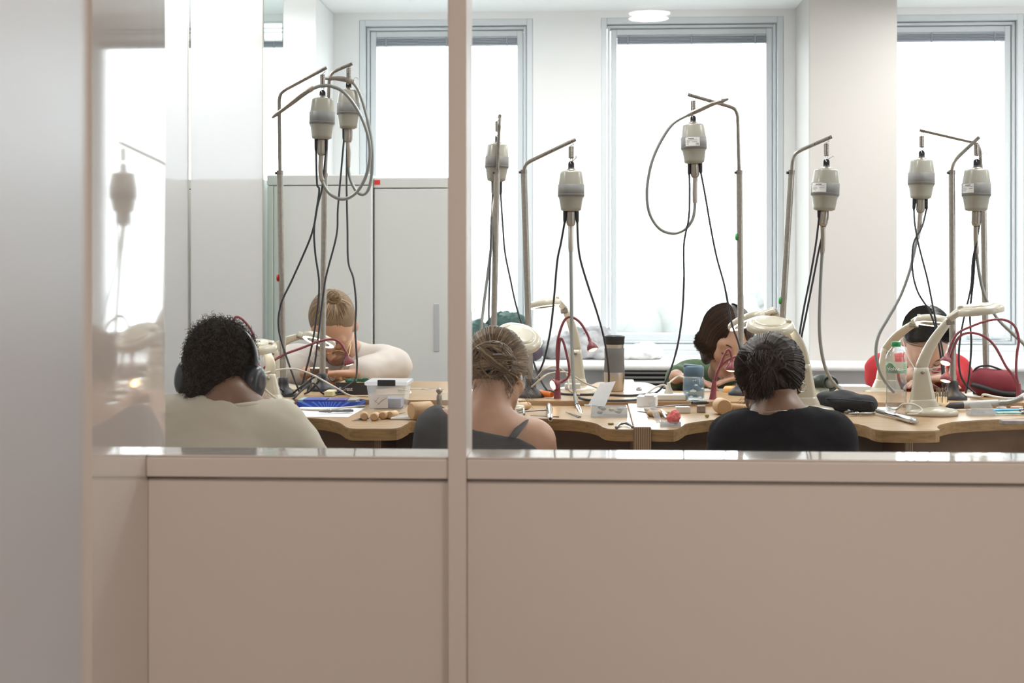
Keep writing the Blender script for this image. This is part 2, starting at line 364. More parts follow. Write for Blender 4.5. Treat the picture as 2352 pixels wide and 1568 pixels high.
# outside: pale lawn and hedges far beyond the windows
gm = mat('lawn_pale', (.27, .275, .25), .9, col2=(.23, .23, .21), nscale=.5)
tag(struct('ground_outside', MB().box((-60, 9, -6.1), (60, 140, -6)), gm), 'pale washed-out lawn beyond the windows', 'lawn')
hm = mat('tree_pale', (.255, .26, .245), .9, col2=(.30, .30, .295), nscale=1.2)
TREES = ['pale tree seen through the left window beside the upright post', 'pale tree low in the window right of the upright post', 'pale tree at the lower left of the middle window', 'pale tree behind the water bottle side of the middle window', 'pale tree low in the rightmost window']
for k, (x, y, r) in enumerate([(-6.5, 50, 2.1), (-2.0, 56, 2.0), (3.6, 52, 2.2), (8.8, 60, 2.4), (18.2, 50, 2.2)]):
    mb = MB()
    for q in range(7):
        c = Vector((x+random.uniform(-1, 1)*r*.7, y+random.uniform(-1, 1)*r*.5, -6+r*.9+random.uniform(.2, 1.7)*r)); mb.ell(c, r*random.uniform(.5, .8), 8)
    t = empty('distant_tree', (x, y, -6)); tag(t, TREES[k], 'tree', 'trees far outside the windows')
    for i, v in enumerate(mb.v):
        v = Vector(v); mb.v[i] = v+noise.noise_vector(v*1.3)*r*.25
    obj('crown', mb, hm, t); obj('trunk', MB().tube([(x, y, -6), (x, y, -6+r)], [.22, .15], 8), mat('bark', (.12, .1, .08), .9), t)
# ---------------------------------------------------------------- benches
SZP = TZ+.016       # raised plywood spine along the middle of the benches
M_top = wood('bench_top', (.46, .315, .175), (.33, .21, .105), .33, 2.2, (1.2, 7, 7), .05)
M_edge = mat('bench_edge', (.42, .25, .10), .5, col2=(.24, .14, .055), nscale=9, stretch=(2, 4, 14), bump=.25, bscale=70)
M_under = mat('under_panel', (.30, .19, .12), .55, col2=(.20, .125, .08), nscale=6)
M_plyx = plies('plywood_layers_upright', (.13, .07, .04), (.52, .34, .20), 0, 62)
M_plyz = plies('plywood_layers_flat', (.20, .11, .06), (.55, .36, .20), 2, 130)
M_mauve = mat('mauve_panel', (.12, .085, .085), .6)  # dark mauve-brown of the under-bench panels
def bench(name_lab, front, back, th=.033):
    pts = [Vector((p.x, p.y)) for p in smooth_path([Vector((p.x, p.y, 0)) for p in front], 4)]
    e = empty('workbench', ((front[0].x+front[-1].x)/2, (front[0].y+back)/2, 0))
    tag(e, name_lab, 'workbench', 'scalloped wooden workbenches')
    sgn = 1 if back > front[0].y else -1
    outline = pts+[Vector((front[-1].x, back)), Vector((front[0].x, back))]
    if sgn < 0: outline = outline[::-1]
    obj('bench_top', MB().prism(outline, TZ-.004, TZ), M_top, e)
    obj('bench_edge', MB().prism(outline, TZ-th, TZ-.004), M_edge, e)
    yy = 4.37 if sgn > 0 else 5.13
    obj('apron', MB().rbox((front[0].x+.002, yy-.01, .64), (front[-1].x-.001, yy+.01, TZ-th-.001), .002), M_under, e)
    return e
N1 = [T(*p) for p in [(318,972),(400,960),(520,956),(645,957),(720,960),(754,964),(781,971),(803,983),(857,984),(911,983),(935,973),(955,966),(1080,960),(1207,960),(1274,962),(1328,965),(1368,972),(1388,982),(1413,985.5),(1455,986)]]
N2 = [T(*p) for p in [(1496,986),(1547,986.5),(1566,979),(1579,972),(1627,965),(1670,962),(1800,959),(1884,964),(1954,971),(1989,978),(2026,988),(2149,988.5),(2152,981),(2160,975),(2195,968),(2262,964),(2352,961),(2480,961),(2560,963)]]
YS0, YS1 = 4.62, 5.02; YM = 4.82
b1 = bench('long scalloped wooden bench left of the plywood divider, on the near side', N1, YS0-.001)
b2 = bench('long scalloped wooden bench right of the plywood divider, on the near side', N2, YS0-.001)
XC = P(778, 900, 5.42).x
def far_edge(x0, x1):
    out = []; n = int((x1-x0)/.03)
    for i in range(n+1):
        x = x0+(x1-x0)*i/n; t = ((x-XC)/.725) % 1; t = abs(t-1) if t > .5 else t   # 0 at a recess
        k = min(1, max(0, (t-.28)/.10)); k = k*k*(3-2*k); out.append(Vector((x, 5.225+.09*t*t*4*(1-k)+(5.60-5.225)*k, TZ)))
    return out
F1 = far_edge(N1[0].x, N1[-1].x); F2 = far_edge(N2[0].x, N2[-1].x)
b3 = bench('wooden bench on the far side, in front of the person with the blond topknot', F1, YS1+.001)
b4 = bench('wooden bench on the far side, in front of the people in green and red', F2, YS1+.001)
for (bb, pxs) in ((b1, [(352, 4.25), (867, 4.05)]), (b2, [(2088, 4.05), (2500, 4.2)])):
    for q, yy in pxs:
        xx = X(q, yy); obj('leg', MB().rbox((xx-.011, yy, .0), (xx+.011, yy+.5, TZ-.034), .002), M_plyx, bb)
for (bb, xs) in ((b3, (-.58, .12)), (b4, (.86, 1.62))):
    for xx in xs: obj('leg', MB().rbox((xx-.011, 5.1, .0), (xx+.011, 5.5, TZ-.034), .002), M_plyx, bb)
xl, xr = N1[0].x, N2[-1].x
sp = empty('bench_spine', ((xl+xr)/2, YM, 0)); tag(sp, 'raised plywood spine running along the middle of the benches under the poles', 'bench spine')
obj('spine_board', MB().rbox((xl, YS0, TZ-.02), (xr, YS1, SZP-.003), .001), M_plyz, sp)
obj('spine_top', MB().rbox((xl, YS0+.001, SZP-.0029), (xr, YS1-.001, SZP), .0008), M_top, sp)
for xx in (xl+.1, -.3, .6, 1.3): obj('leg', MB().rbox((xx-.02, YM-.15, 0), (xx+.02, YM+.15, TZ-.021), .002), M_plyx, sp)
dv = empty('bench_divider', (X(1476, 3.9), 4.2, 0)); tag(dv, 'upright plywood divider with layered front edge between the two near benches', 'divider')
dx0, dx1 = N1[-1].x+.001, N2[0].x-.001
obj('divider_board', MB().rbox((dx0, N1[-1].y-.012, 0), (dx1, YS0-.002, TZ+.006), .001), M_plyx, dv)
obj('white_capping', MB().rbox((dx0+.001, N1[-1].y-.010, TZ+.0062), (dx1-.001, YS0-.003, TZ+.009), .001), mat('capping_white', (.78, .74, .70), .35), dv)
dv2 = tag(obj('capping_strip', MB().rbox((dx0+.0, YS1+.002, TZ+.0005), (dx1, 5.62, TZ+.009), .001), mat('capping_white', (.78, .74, .70), .35)), 'pair of white capping strips on the far bench between tumbler and chuck', 'strip')
# ---------------------------------------------------------------- pole stands and hanging motors
M_steel = mat('brushed_steel', (.34, .31, .28), .33, metal=.9, noise_amt=.25, nscale=60, bump=.1, bscale=300)
M_zinc = mat('galvanised_tube', (.42, .39, .35), .38, metal=.75, noise_amt=.2, nscale=90)
M_black = mat('black_plastic', (.018, .018, .022), .45)
M_rubber = mat('black_cable', (.03, .032, .04), .5)
M_cream = mat('motor_cream', (.33, .32, .27), .3, coat=.2)
M_band = mat('motor_band_grey', (.205, .20, .195), .5, bump=.1, bscale=500)
M_chrome = mat('chrome', (.6, .6, .6), .15, metal=1)
M_spin = mat('spindle_steel', (.40, .36, .32), .35, metal=.8)
M_flex = mat('flex_steel', (.30, .31, .30), .4, metal=.6)
M_paperw = mat('paper_white', (.80, .80, .82), .7)
M_ink = mat('ink_dark', (.05, .05, .06), .6)
def corr(pts, r=.0062, pitch=.0048):     # corrugated flexible tube
    pts = smooth_path(pts, 12); out = []; rs = []; acc = 0; k = 0; out.append(pts[0]); rs.append(r)
    for a, b in zip(pts, pts[1:]):
        L = (b-a).length; d = pitch/2-acc
        while d <= L: out.append(a+(b-a)*(d/L)); k += 1; rs.append(r*(1.08 if k % 2 else .76)); d += pitch/2
        acc = L-(d-pitch/2)
    return out, rs
def path(pts, Y0, Y1):
    n = len(pts)-1; return [P(p[0], p[1], p[2] if len(p) > 2 else Y0+(Y1-Y0)*i/n) for i, p in enumerate(pts)]
def pole(lab, base, top, rodtop, bend, tip, Y, Ytip=None, knob=None, bx=None, basevis=True):
    Ytip = Ytip or Y; b = T(*base, SZP); b = Vector((P(base[0], 900, Y).x, Y, SZP))
    e = empty('pole_stand', b); tag(e, lab, 'pole stand', 'steel pole stands along the benches')
    top = P(*top, Y); rt = P(*rodtop, Y); tp = P(*tip, Ytip)
    obj('base', MB().lathe([(.045, 0), (.045, .008), (.034, .018), (.019, .030), (.017, .045), (.017, .060), (.0125, .062)], Matrix.Translation(b+Vector((0, 0, .0003))), 24), M_black, e)
    ax = (top-b).normalized(); obj('pole', MB().tube([b+ax*.04, top], .0106, 14), M_zinc, e)
    obj('collar', MB().tube([top-ax*.014, top+ax*.0005], .0112, 14), M_steel, e)
    obj('set_screw', MB().tube([top-ax*.008+Vector((-.016, -.004, 0)), top-ax*.008], [.0045, .0035], 8), M_black, e)
    m1 = P(*bend, Y) if bend else rt
    up = [top-ax*.05, top+(rt-top)*.5, rt]
    d = (tp-rt).normalized(); u = (rt-top).normalized()
    arc = [rt-u*.028, rt-u*.012+d*.004, rt+d*.012-u*.003, rt+d*.030]
    obj('hanger_rod', MB().tube([top-ax*.05]+smooth_path(arc, 5)+[tp], .0061, 12), M_steel, e)
    for q in (.55, .93):
        c = rt+(tp-rt)*q; n = d.cross(Vector((0, 1, 0))).normalized(); v = n.cross(d); obj('rod_hole', MB().tube([c-v*.0067, c+v*.0067], .002, 8), M_black, e)
    if knob:
        k = P(knob[0], knob[1], Y); obj('knob', MB().lathe([(.004, 0), (.005, .005), (.0105, .006), (.0125, .009), (.0105, .013), (.001, .014)], frame(k+Vector((.006, 0, 0)), (0, 1, 0), (-1, 0, 0)), 16), mat('knob_'+knob[2], {'green': (.03, .35, .06), 'red': (.5, .01, .01)}[knob[2]], .4), e)
    return e
def motor(lab, px, y, hw, Y, shaft, cables, hand=None, tilt=0, plate=0, hook=None, ncap=2, yend=None):
    hy, s0, s1, l0, b0, b1, p1 = y; yend = yend or Y
    c0, c1 = P(px, b0, Y), P(px+tilt, b1, Y); e = empty('hanging_motor', c1); tag(e, lab, 'motor', 'flexible shaft motors hanging from the poles')
    M = along(c1, c0); H = (c0-c1).length; R = hw*Y/FPX; R *= .96
    M = M @ Matrix.Rotation(.35, 4, 'Z')
    prof = [(.55*R, 0), (.76*R, .004), (.80*R, .012), (.90*R, .3*H), (.975*R, .36*H)]
    obj('lower_housing', MB().lathe(prof, M, 40, power=2.6), M_cream, e)
    obj('band', MB().lathe([(.975*R, .355*H), (1.0*R, .36*H), (1.0*R, .66*H), (.97*R, .665*H)], M, 40, power=2.6, cap=False), M_band, e)
    obj('seam_ring', MB().lathe([(1.0*R, .402*H), (1.02*R, .405*H), (1.02*R, .418*H), (1.0*R, .42*H)], M, 40, power=2.6, cap=False), M_band, e)
    obj('upper_housing', MB().lathe([(.97*R, .66*H), (.84*R, .955*H), (.80*R, .985*H), (.70*R, .997*H), (.4*R, H)], M, 40, power=2.6), M_cream, e)
    obj('neck_cap', MB().lathe([(.42*R, H-.001), (.42*R, H+.003), (.33*R, H+.007)], M, 24), M_spin, e)
    lt = P(px, l0, Y); M2 = along(c0, lt); LH = (lt-c0).length
    lp = MB(); lp.lathe([(.30*R, .004), (.26*R, .008), (.22*R, .4*LH)], M2, 16)
    w_ = .23*R; out = [(-w_, .3*LH), (w_, .3*LH)]+[(w_*math.cos(a), LH-w_+w_*math.sin(a)) for a in [math.pi*i/10 for i in range(11)]]
    Q = frame(c0+(lt-c0)*0, (1, .15, 0), (0, -1, 0)) ; Q = Matrix.Translation(c0) @ Matrix(((1, 0, 0, 0), (0, 0, -1, 0), (0, 1, 0, 0), (0, 0, 0, 1)))
    lp.prism(out, -.004, .004, Q); obj('hanging_loop', lp, M_black, e)
    sp_ = MB(); a, b = P(px, s0, Y), P(px, s1, Y); hs = []; nt = 12; LL = a-b
    for i in range(nt*8+1): t = i/(nt*8); an = 2*math.pi*nt*t; hs.append(b+LL*t+Vector((math.cos(an)*.0072, math.sin(an)*.0072, 0)))
    sp_.tube(hs, .0019, 6); obj('spring', sp_, M_steel, e)
    hk = MB(); h0 = P(px, hy, Y); hk.tube(smooth_path([a+Vector((-.005, 0, -.001)), a+Vector((0, 0, .004)), a*.5+h0*.5+Vector((.008, 0, .002)), h0+Vector((.002, 0, .004)), h0+Vector((-.006, 0, .001))], 6), .0012, 5)
    hk_o = obj('wire_hook', hk, M_chrome, e); hk = MB()
    hk.tube(smooth_path([b, b*.4+lt*.6+Vector((-.004, 0, 0)), lt+Vector((-.001, -.006, -.010)), lt+Vector((.003, .004, -.006)), b+Vector((.004, 0, 0))], 5), .0011, 5)
    obj('lower_wire', hk, M_chrome, e)
    if hook: hk = MB(); hk.tube(smooth_path([lt+Vector((.002, 0, -.004))]+[P(q[0], q[1], Y) for q in hook], 6), .0011, 5); obj('side_hook', hk, M_chrome, e)
    # spindle
    s_end = P(px+tilt*1.6, p1, Y); M3 = along(c1, s_end); SL = (s_end-c1).length; r = .0135
    sm = MB().lathe([(r*.9, -.002), (r, .002), (r, SL*.85), (r*.85, SL*.93), (r*.5, SL)], M3, 20)
    for k in range(10):
        an = 2*math.pi*k/10; v = M3.to_3x3() @ Vector((math.cos(an)*r, math.sin(an)*r, 0)); sm.tube([c1+(s_end-c1)*.06+v, c1+(s_end-c1)*.8+v], .0016, 5)
    obj('spindle', sm, M_spin, e)
    for k, cb in enumerate(cables):
        pts = path(cb[0], Y, cb[1]); s = pts[0]; top = Vector((s.x, Y, c1.z+.001)); top.x = c1.x+(s.x-c1.x)*.9
        cb_o = obj('power_cable', MB().tube(smooth_path(pts, 8), .0034, 8), M_rubber, e)
        obj('cable_sleeve', MB().tube([top, s-(s-top)*.1, s-(s-top)*-.1], [.0075, .0055, .0032], 10), M_black, cb_o)
    pts = path([(px+tilt*1.6, p1)]+shaft, Y, yend); 
    d0 = (pts[1]-pts[0]).normalized()
    cs, rs = corr(pts); sh = obj('flexible_shaft', MB().tube(cs, rs, 8), M_flex, e)
    sl = smooth_path(pts, 12); acc = 0; sp2 = [sl[0]]
    for a, b in zip(sl, sl[1:]):
        acc += (b-a).length; sp2.append(b)
        if acc > .085: break
    obj('shaft_sleeve', MB().tube(sp2, [.0085]*3+[.0082]*(len(sp2)-4)+[.007], 12), M_spin, sh)
    if hand:
        h = [P(q[0], q[1], q[2] if len(q) > 2 else yend) for q in hand]; n = len(h)
        hp = MB().tube(smooth_path(h, 6), None or [.007+.0022*math.sin(math.pi*min(1, i/(6*(n-1))*1.2)) for i in range(6*(n-1)+1)], 12)
        e1 = h[-1]; d = (h[-1]-h[-2]).normalized(); hp.tube([e1, e1+d*.004, e1+d*.014, e1+d*.028], [.008, .0085, .006, .0035], 12)
        obj('handpiece', hp, M_steel if hand[0][1] < 500 else M_chrome, sh)
        obj('handpiece_collar', MB().tube([h[0]-(h[1]-h[0]).normalized()*.012, h[0]+(h[1]-h[0]).normalized()*.006], [.0075, .0095], 12), M_spin, sh)
    if plate:     # rating plate wrapped round the band
        V = []; F = []; z0, z1 = .43*H, .645*H; a0, a1 = plate
        for i in range(9):
            an = a0+(a1-a0)*i/8; e_ = 2/2.6; cc, qq = math.cos(an), math.sin(an); v = Vector((math.copysign(abs(cc)**e_, cc), math.copysign(abs(qq)**e_, qq), 0))*R*1.012
            V += [M @ Vector((v.x, v.y, z0)), M @ Vector((v.x, v.y, z1))]
        for i in range(8): F.append((2*i, 2*i+2, 2*i+3, 2*i+1))
        pl = obj('rating_plate', MB().add(V, F, True), mat('plate_white', (.74, .74, .73), .4), e)
        def line(f0, f1, zz, t):
            V = []; F = []
            for i in range(6):
                an = a0+(a1-a0)*(f0+(f1-f0)*i/5); cc, qq = math.cos(an), math.sin(an); v = Vector((math.copysign(abs(cc)**(2/2.6), cc), math.copysign(abs(qq)**(2/2.6), qq), 0))*R*1.018
                V += [M @ Vector((v.x, v.y, z0+(z1-z0)*zz)), M @ Vector((v.x, v.y, z0+(z1-z0)*(zz+t)))]
            for i in range(5): F.append((2*i, 2*i+2, 2*i+3, 2*i+1))
            return V, F
        mm = MB()
        for q in ((.25, .7, .80, .08), (.1, .9, .66, .03), (.1, .35, .5, .03), (.1, .4, .38, .03), (.55, .9, .45, .03), (.1, .3, .22, .04)): mm.add(*line(*q))
        obj('plate_print', mm, M_ink, pl)
        am = a0+(a1-a0)*.85; v = M @ (Vector((math.cos(am), math.sin(am), 0))*R*1.03+Vector((0, 0, z0+(z1-z0)*.2))); n = (M.to_3x3() @ Vector((math.cos(am), math.sin(am), 0))).normalized()
        text('plate_mark', 'CE', .009, frame(v, Vector((0, 0, 1)).cross(n), n), M_ink, pl, .0001)
    return e
YN, YFR = 4.74, 4.95
pole('left pole stand with bent arm and red knob, beside the grey cupboard', (651, 905), (643, 392), (641, 213), None, (750, 155), YN, knob=(641, 638, 'red'))
pole('pole stand second from left, its arm behind the first, passing the blond topknot', (740, 905), (746, 398), (757, 168), None, (809, 146), YFR)
pole('pole stand just right of the upright post, its arm pointing away', (1131, 905), (1142, 391), (1147, 285), None, (1148, 266), YFR, YFR-.18)
pole('pole stand with long slanted arm in front of the pier between windows', (1219, 905), (1203, 390), (1201, 378), None, (1322, 320), YN)
pole('pole stand with left-pointing arm and green knob in the middle window', (1703, 905), (1698, 391), (1694, 250), None, (1580, 217), YFR-.08, knob=(1694, 544, 'green'))
pole('leaning pole stand in front of the beige column, green knob low down', (1786, 905), (1818, 391), (1822, 352), None, (1910, 314), YN, knob=(1794, 690, 'green'))
pole('rightmost pole stand with long arm reaching left across the right window', (2266, 905), (2258, 440), (2250, 330), None, (2112, 298), YFR)
pole('pole stand with arm slanting up right, in front of the right window', (2189, 905), (2186, 391), (2188, 372), None, (2249, 315), YN)
E_T = 4.75
motor('left motor with shaft looping over its top, handpiece pointing down left', 741, (160, 172, 200, 207, 226, 320, 358), 30, YN,
      [(737, 395), (744, 425), (762, 448), (790, 457), (820, 440), (842, 400), (850, 350), (842, 300), (820, 250), (790, 212), (760, 198), (738, 197), (722, 202), (712, 207)], 
      [([(726, 345), (728, 420), (733, 440), (722, 520), (724, 580), (733, 650), (728, 720), (715, 800), (700, 860), (690, 900)], 4.72), ([(749, 345), (740, 430), (730, 470), (715, 540), (672, 640), (645, 700), (641, 760), (665, 840), (688, 900)], 4.70)],
      hand=[(714, 205), (693, 218), (670, 236), (640, 259)], tilt=-2, yend=YN-.03)
motor('second motor from left, its handpiece hooked level over its top', 801, (152, 157, 190, 188, 207, 296, 328), 27.5, YFR,
      [(801, 350), (800, 385), (806, 415), (820, 440), (835, 446), (848, 430), (855, 385), (853, 320), (838, 250), (822, 205), (808, 188)],
      [([(790, 320), (783, 400), (776, 480), (773, 540), (750, 630), (742, 680), (730, 780), (722, 840), (706, 900)], 4.85), ([(797, 325), (796, 420), (798, 520), (800, 600), (812, 640), (818, 700), (816, 760), (820, 840), (812, 875), (770, 903)], 4.76)],
      hand=[(806, 187), (790, 182), (775, 180), (762, 180)], hook=[(812, 182), (818, 178), (824, 183)], yend=YFR-.03, tilt=-1)
motor('pale motor hanging right beside the upright post, half hidden by its own pole', 1143, (272, 279, 302, 310, 331, 417, 449), 27.5, YFR-.12+.17,
      [(1133, 490), (1129, 560), (1119, 640), (1110, 710), (1106, 760), (1110, 850), (1120, 905)],
      [([(1132, 445), (1128, 520), (1126, 600), (1123, 700), (1124, 760), (1130, 903)], 4.78), ([(1150, 445), (1155, 520), (1160, 580), (1172, 640), (1185, 700), (1199, 745), (1216, 800), (1232, 850), (1246, 880), (1262, 903)], 4.78)],
      tilt=-3, hook=[(1158, 307), (1166, 303), (1168, 308)], yend=4.8)
motor('motor hanging from the slanted arm over the middle of the near bench', 1312, (329, 337, 363, 370, 393, 485, 520), 30, YN,
      [(1311, 560), (1312, 640), (1313, 720), (1314, 800), (1317, 870), (1321, 910), (1326, 933, 4.55)],
      [([(1297, 510), (1288, 560), (1280, 600), (1272, 690), (1264, 760), (1250, 825), (1235, 862), (1222, 900)], 4.85), ([(1326, 510), (1328, 560), (1334, 600), (1352, 660), (1372, 720), (1388, 780), (1397, 840), (1398, 880), (1390, 908)], 4.86)],
      hand=[(1326, 931, 4.55), (1332, 945, 4.44), (1337, 956, 4.36)], tilt=-.5, hook=[(1320, 365), (1324, 361), (1322, 358)], yend=4.6)
motor('motor with rating plate in the middle window, shaft in one big loop to its left', 1592, (224, 232, 258, 265, 285, 376, 409), 29, YFR-.08,
      [(1596, 440), (1596, 475), (1590, 505), (1572, 527), (1545, 536), (1515, 525), (1492, 490), (1486, 440), (1495, 380), (1515, 330), (1545, 285), (1582, 263)],
      [([(1583, 400), (1584, 440), (1582, 500), (1571, 560), (1571, 640), (1567, 720), (1557, 790), (1540, 850), (1520, 890), (1500, 905)], 4.80), ([(1610, 397), (1620, 450), (1632, 520), (1646, 590), (1665, 660), (1680, 740), (1697, 790), (1712, 850), (1712, 903)], 4.80)],
      hand=[(1586, 261), (1606, 252), (1630, 241), (1655, 233)], tilt=3, plate=(3.55, 4.75), yend=YFR-.11)
motor('motor with rating plate in front of the beige column', 1898, (322, 330, 357, 365, 388, 484, 520), 31, YN,
      [(1890, 560), (1886, 620), (1883, 690), (1882, 750), (1886, 800), (1896, 845), (1914, 878), (1935, 898)],
      [([(1881, 500), (1874, 560), (1860, 640), (1846, 710), (1836, 770), (1826, 840), (1810, 903)], 4.78), ([(1899, 505), (1884, 560), (1868, 640), (1852, 720), (1840, 780), (1832, 850), (1822, 903)], 4.78)],
      tilt=-5, plate=(3.0, 4.35), hook=[(1908, 362), (1914, 358), (1916, 361)], yend=4.80)
motor('motor at the right without plate, nearest to the beige column edge', 2117, (306, 313, 338, 345, 367, 457, 490), 29, YFR,
      [(2110, 530), (2104, 560), (2090, 620), (2068, 680), (2040, 730), (2018, 770), (2012, 810), (2020, 850), (2036, 880), (2055, 902)],
      [([(2099, 480), (2102, 520), (2112, 570), (2130, 640), (2142, 700), (2152, 750), (2164, 800), (2168, 850), (2175, 903)], 4.80), ([(2128, 480), (2118, 520), (2098, 560), (2096, 620), (2108, 670), (2135, 715), (2150, 760), (2162, 830), (2166, 903)], 4.82)],
      tilt=-2, yend=4.9)
motor('rightmost motor with rating plate, near pole crossing behind it', 2243, (325, 332, 357, 365, 389, 485, 520), 31, YN,
      [(2242, 560), (2248, 620), (2262, 680), (2290, 730), (2325, 765), (2360, 800), (2390, 860), (2400, 903)],
      [([(2250, 508), (2244, 550), (2234, 600), (2230, 660), (2212, 740), (2203, 800), (2204, 850), (2216, 880), (2240, 903)], 4.78), ([(2250, 512), (2240, 580), (2236, 640), (2228, 720), (2231, 790), (2226, 860), (2218, 903)], 4.78)],
      tilt=-1, plate=(2.9, 3.95), hook=[(2258, 352), (2266, 350), (2268, 358)], yend=4.82)
# ---------------------------------------------------------------- magnifier lamps
M_lamp = mat('lamp_cream', (.56, .515, .41), .25, coat=.3, noise_amt=.06, nscale=12)
M_glow = mat('lamp_ring_glow', (1, .98, .92), .5, emit=9)
M_lens = thin_glass('lens_glass', (.85, .95, .90), 0, 1.5)
M_hinge = mat('hinge_metal', (.30, .28, .24), .35, metal=.8)
def flatbar(a, b, wa, wb, ta, tb, nrm, curve=0, n=8):   # tapered rounded bar; nrm is its flat normal
    a, b = Vector(a), Vector(b); d = (b-a).normalized(); nrm = (Vector(nrm)-d*Vector(nrm).dot(d)).normalized(); side = d.cross(nrm); V = []; F = []
    for i in range(n+1):
        t = i/n; c = a+(b-a)*t+side*curve*math.sin(math.pi*t); w_ = wa+(wb-wa)*t; h = ta+(tb-ta)*t
        for k in range(12):
            an = 2*math.pi*(k+.5)/12; cx, cy = math.cos(an), math.sin(an); cx = math.copysign(abs(cx)**.45, cx); cy = math.copysign(abs(cy)**.45, cy)
            V.append(c+side*cx*w_/2+nrm*cy*h/2)
    for i in range(n):
        for k in range(12): F.append((i*12+k, i*12+(k+1) % 12, (i+1)*12+(k+1) % 12, (i+1)*12+k))
    F.append(tuple(range(11, -1, -1))); F.append(tuple(n*12+k for k in range(12)))
    return V, F
def maglamp(lab, base, piv, hinge, head, n, z=TZ, Yb=None, dh=0, r=.074, wbot=.085, cover=True):
    b = T(base[0], base[1], z) if Yb is None else Vector((P(base[0], 900, Yb).x, Yb, z))
    Y = b.y; e = empty('magnifier_lamp', b); tag(e, lab, 'lamp', 'cream magnifier lamps on the benches')
    pv = P(*piv, Y); hg = P(hinge[0], hinge[1], hinge[2] if len(hinge) > 2 else Y); hd = P(head[0], head[1], head[2] if len(head) > 2 else Y+dh)
    Rb = .078; obj('base', MB().lathe([(Rb*.96, .0005), (Rb, .004), (Rb, .010), (Rb*.93, .017), (Rb*.6, .022), (Rb*.4, .026)], Matrix.Translation(b), 36), M_lamp, e)
    d = (pv-b); foot = b+Vector(((pv.x-b.x)*.8, 0, .012))
    lo = MB().add(*flatbar(foot, pv+Vector((0, 0, .006)), wbot, .040, .05, .026, (0, 1, 0), 0), True)
    fl = MB().add(*flatbar(foot-Vector((0, 0, .002)), foot+(pv-foot)*.28, wbot*1.25, wbot*.86, .07, .045, (0, 1, 0)), True); lo.v and None
    obj('lower_arm', lo, M_lamp, e); obj('arm_foot', fl, M_lamp, e)
    obj('pivot_screw', MB().lathe([(.006, 0), (.006, .003), (.0015, .004)], frame(pv+Vector((0, -.0155, -.008)), (1, 0, 0), (0, -1, 0)), 14), M_hinge, e)
    up = obj('upper_arm', MB().add(*flatbar(pv-(hg-pv)*.04, hg, .038, .024, .022, .018, (0, 1, 0), .010 if hg.x > pv.x else -.010), True), M_lamp, e)
    n = Vector(n).normalized(); u = (hd-hg); u = (u-n*u.dot(n)).normalized()
    hm_ = MB().rbox((-.012, -.012, -.010), (.014, .012, .008), .003, 2, frame(hg+u*.004, u, n)); obj('hinge', hm_, M_hinge, e)
    M = frame(hd, u, n)
    hb = MB().lathe([(r*.985, -.010), (r, -.006), (r, .002), (r*.95, .009), (r*.80, .014), (r*.72, .0145)], M, 44, cap=False); 
    hb.lathe([(r*.985, -.010), (r*.93, -.0095), (r*.93, -.002)], M, 44, cap=False)
    hb.add(*flatbar(hg+n*.006+u*.002, hd-u*r*.80+n*.004, .030, .05, .022, .020, n, 0), True)
    hd_o = obj('lamp_head', hb, M_lamp, e)
    if cover:
        obj('lens_cover', MB().lathe([(r*.71, .0135), (r*.70, .0165), (r*.55, .0185), (.001, .0195)], M, 40, cap=False), M_lamp, hd_o)
        obj('cover_catch', MB().rbox((-r*.86, -.012, .012), (-r*.66, .012, .022), .003, 2, M), M_lamp, hd_o)
    obj('light_ring', MB().lathe([(r*.92, -.0085), (r*.86, -.0105), (r*.74, -.0105), (r*.70, -.0085)], M, 40, cap=False), M_glow, hd_o)
    obj('inner_ring', MB().lathe([(r*.70, -.0090), (r*.66, -.0095), (r*.66, .012), (r*.70, .0135)], M, 40, cap=False), M_lamp, hd_o)
    obj('lens', MB().lathe([(.0005, -.006), (r*.4, -.0055), (r*.655, -.003)], M, 32, cap=False), M_lens, hd_o)
    return e
maglamp('cream magnifier lamp partly hidden behind the black headphones', (622, 930), (618, 862), (610, 805), (590, 797), (.0, -.22, 1), r=.066)
maglamp('cream magnifier lamp lit in front of the blond topknot, between the two left poles', (646, 897), (628, 806), (688, 772), (733, 780, 5.03), (.26, .30, .9), Yb=5.13, cover=False, r=.062)
maglamp('cream magnifier lamp with its arm folded left, behind the burgundy double lamp', (1332, 898), (1322, 806), (1299, 712), (1252, 699), (-.14, .12, 1), Yb=5.12, wbot=.075, r=.062)
maglamp('cream magnifier lamp with round head right above the fair bun', (1150, 930), (1160, 850), (1150, 790, 4.42), (1190, 776, 4.40), (.22, -.52, .84), Yb=4.45, r=.073)
maglamp('cream magnifier lamp whose round head hangs over the dark tied-up hair', (1858, 948), (1846, 840), (1815, 752), (1769, 748), (.0, -.28, 1))
maglamp('cream magnifier lamp tilted down in front of the person in green', (1832, 898), (1820, 800), (1779, 716, 5.0), (1714, 737, 4.965), (-.36, .26, .9), Yb=5.11, cover=False, r=.068)
maglamp('cream magnifier lamp left of the water bottle, lit over the black-haired head', (2026, 900), (2038, 803), (2096, 745, 5.0), (2142, 737, 4.96), (.10, .16, 1), Yb=5.105, r=.062)
maglamp('cream magnifier lamp standing alone right of the water bottle, head turned right', (2140, 952), (2116, 848), (2178, 738), (2249, 712), (-.13, -.04, 1))
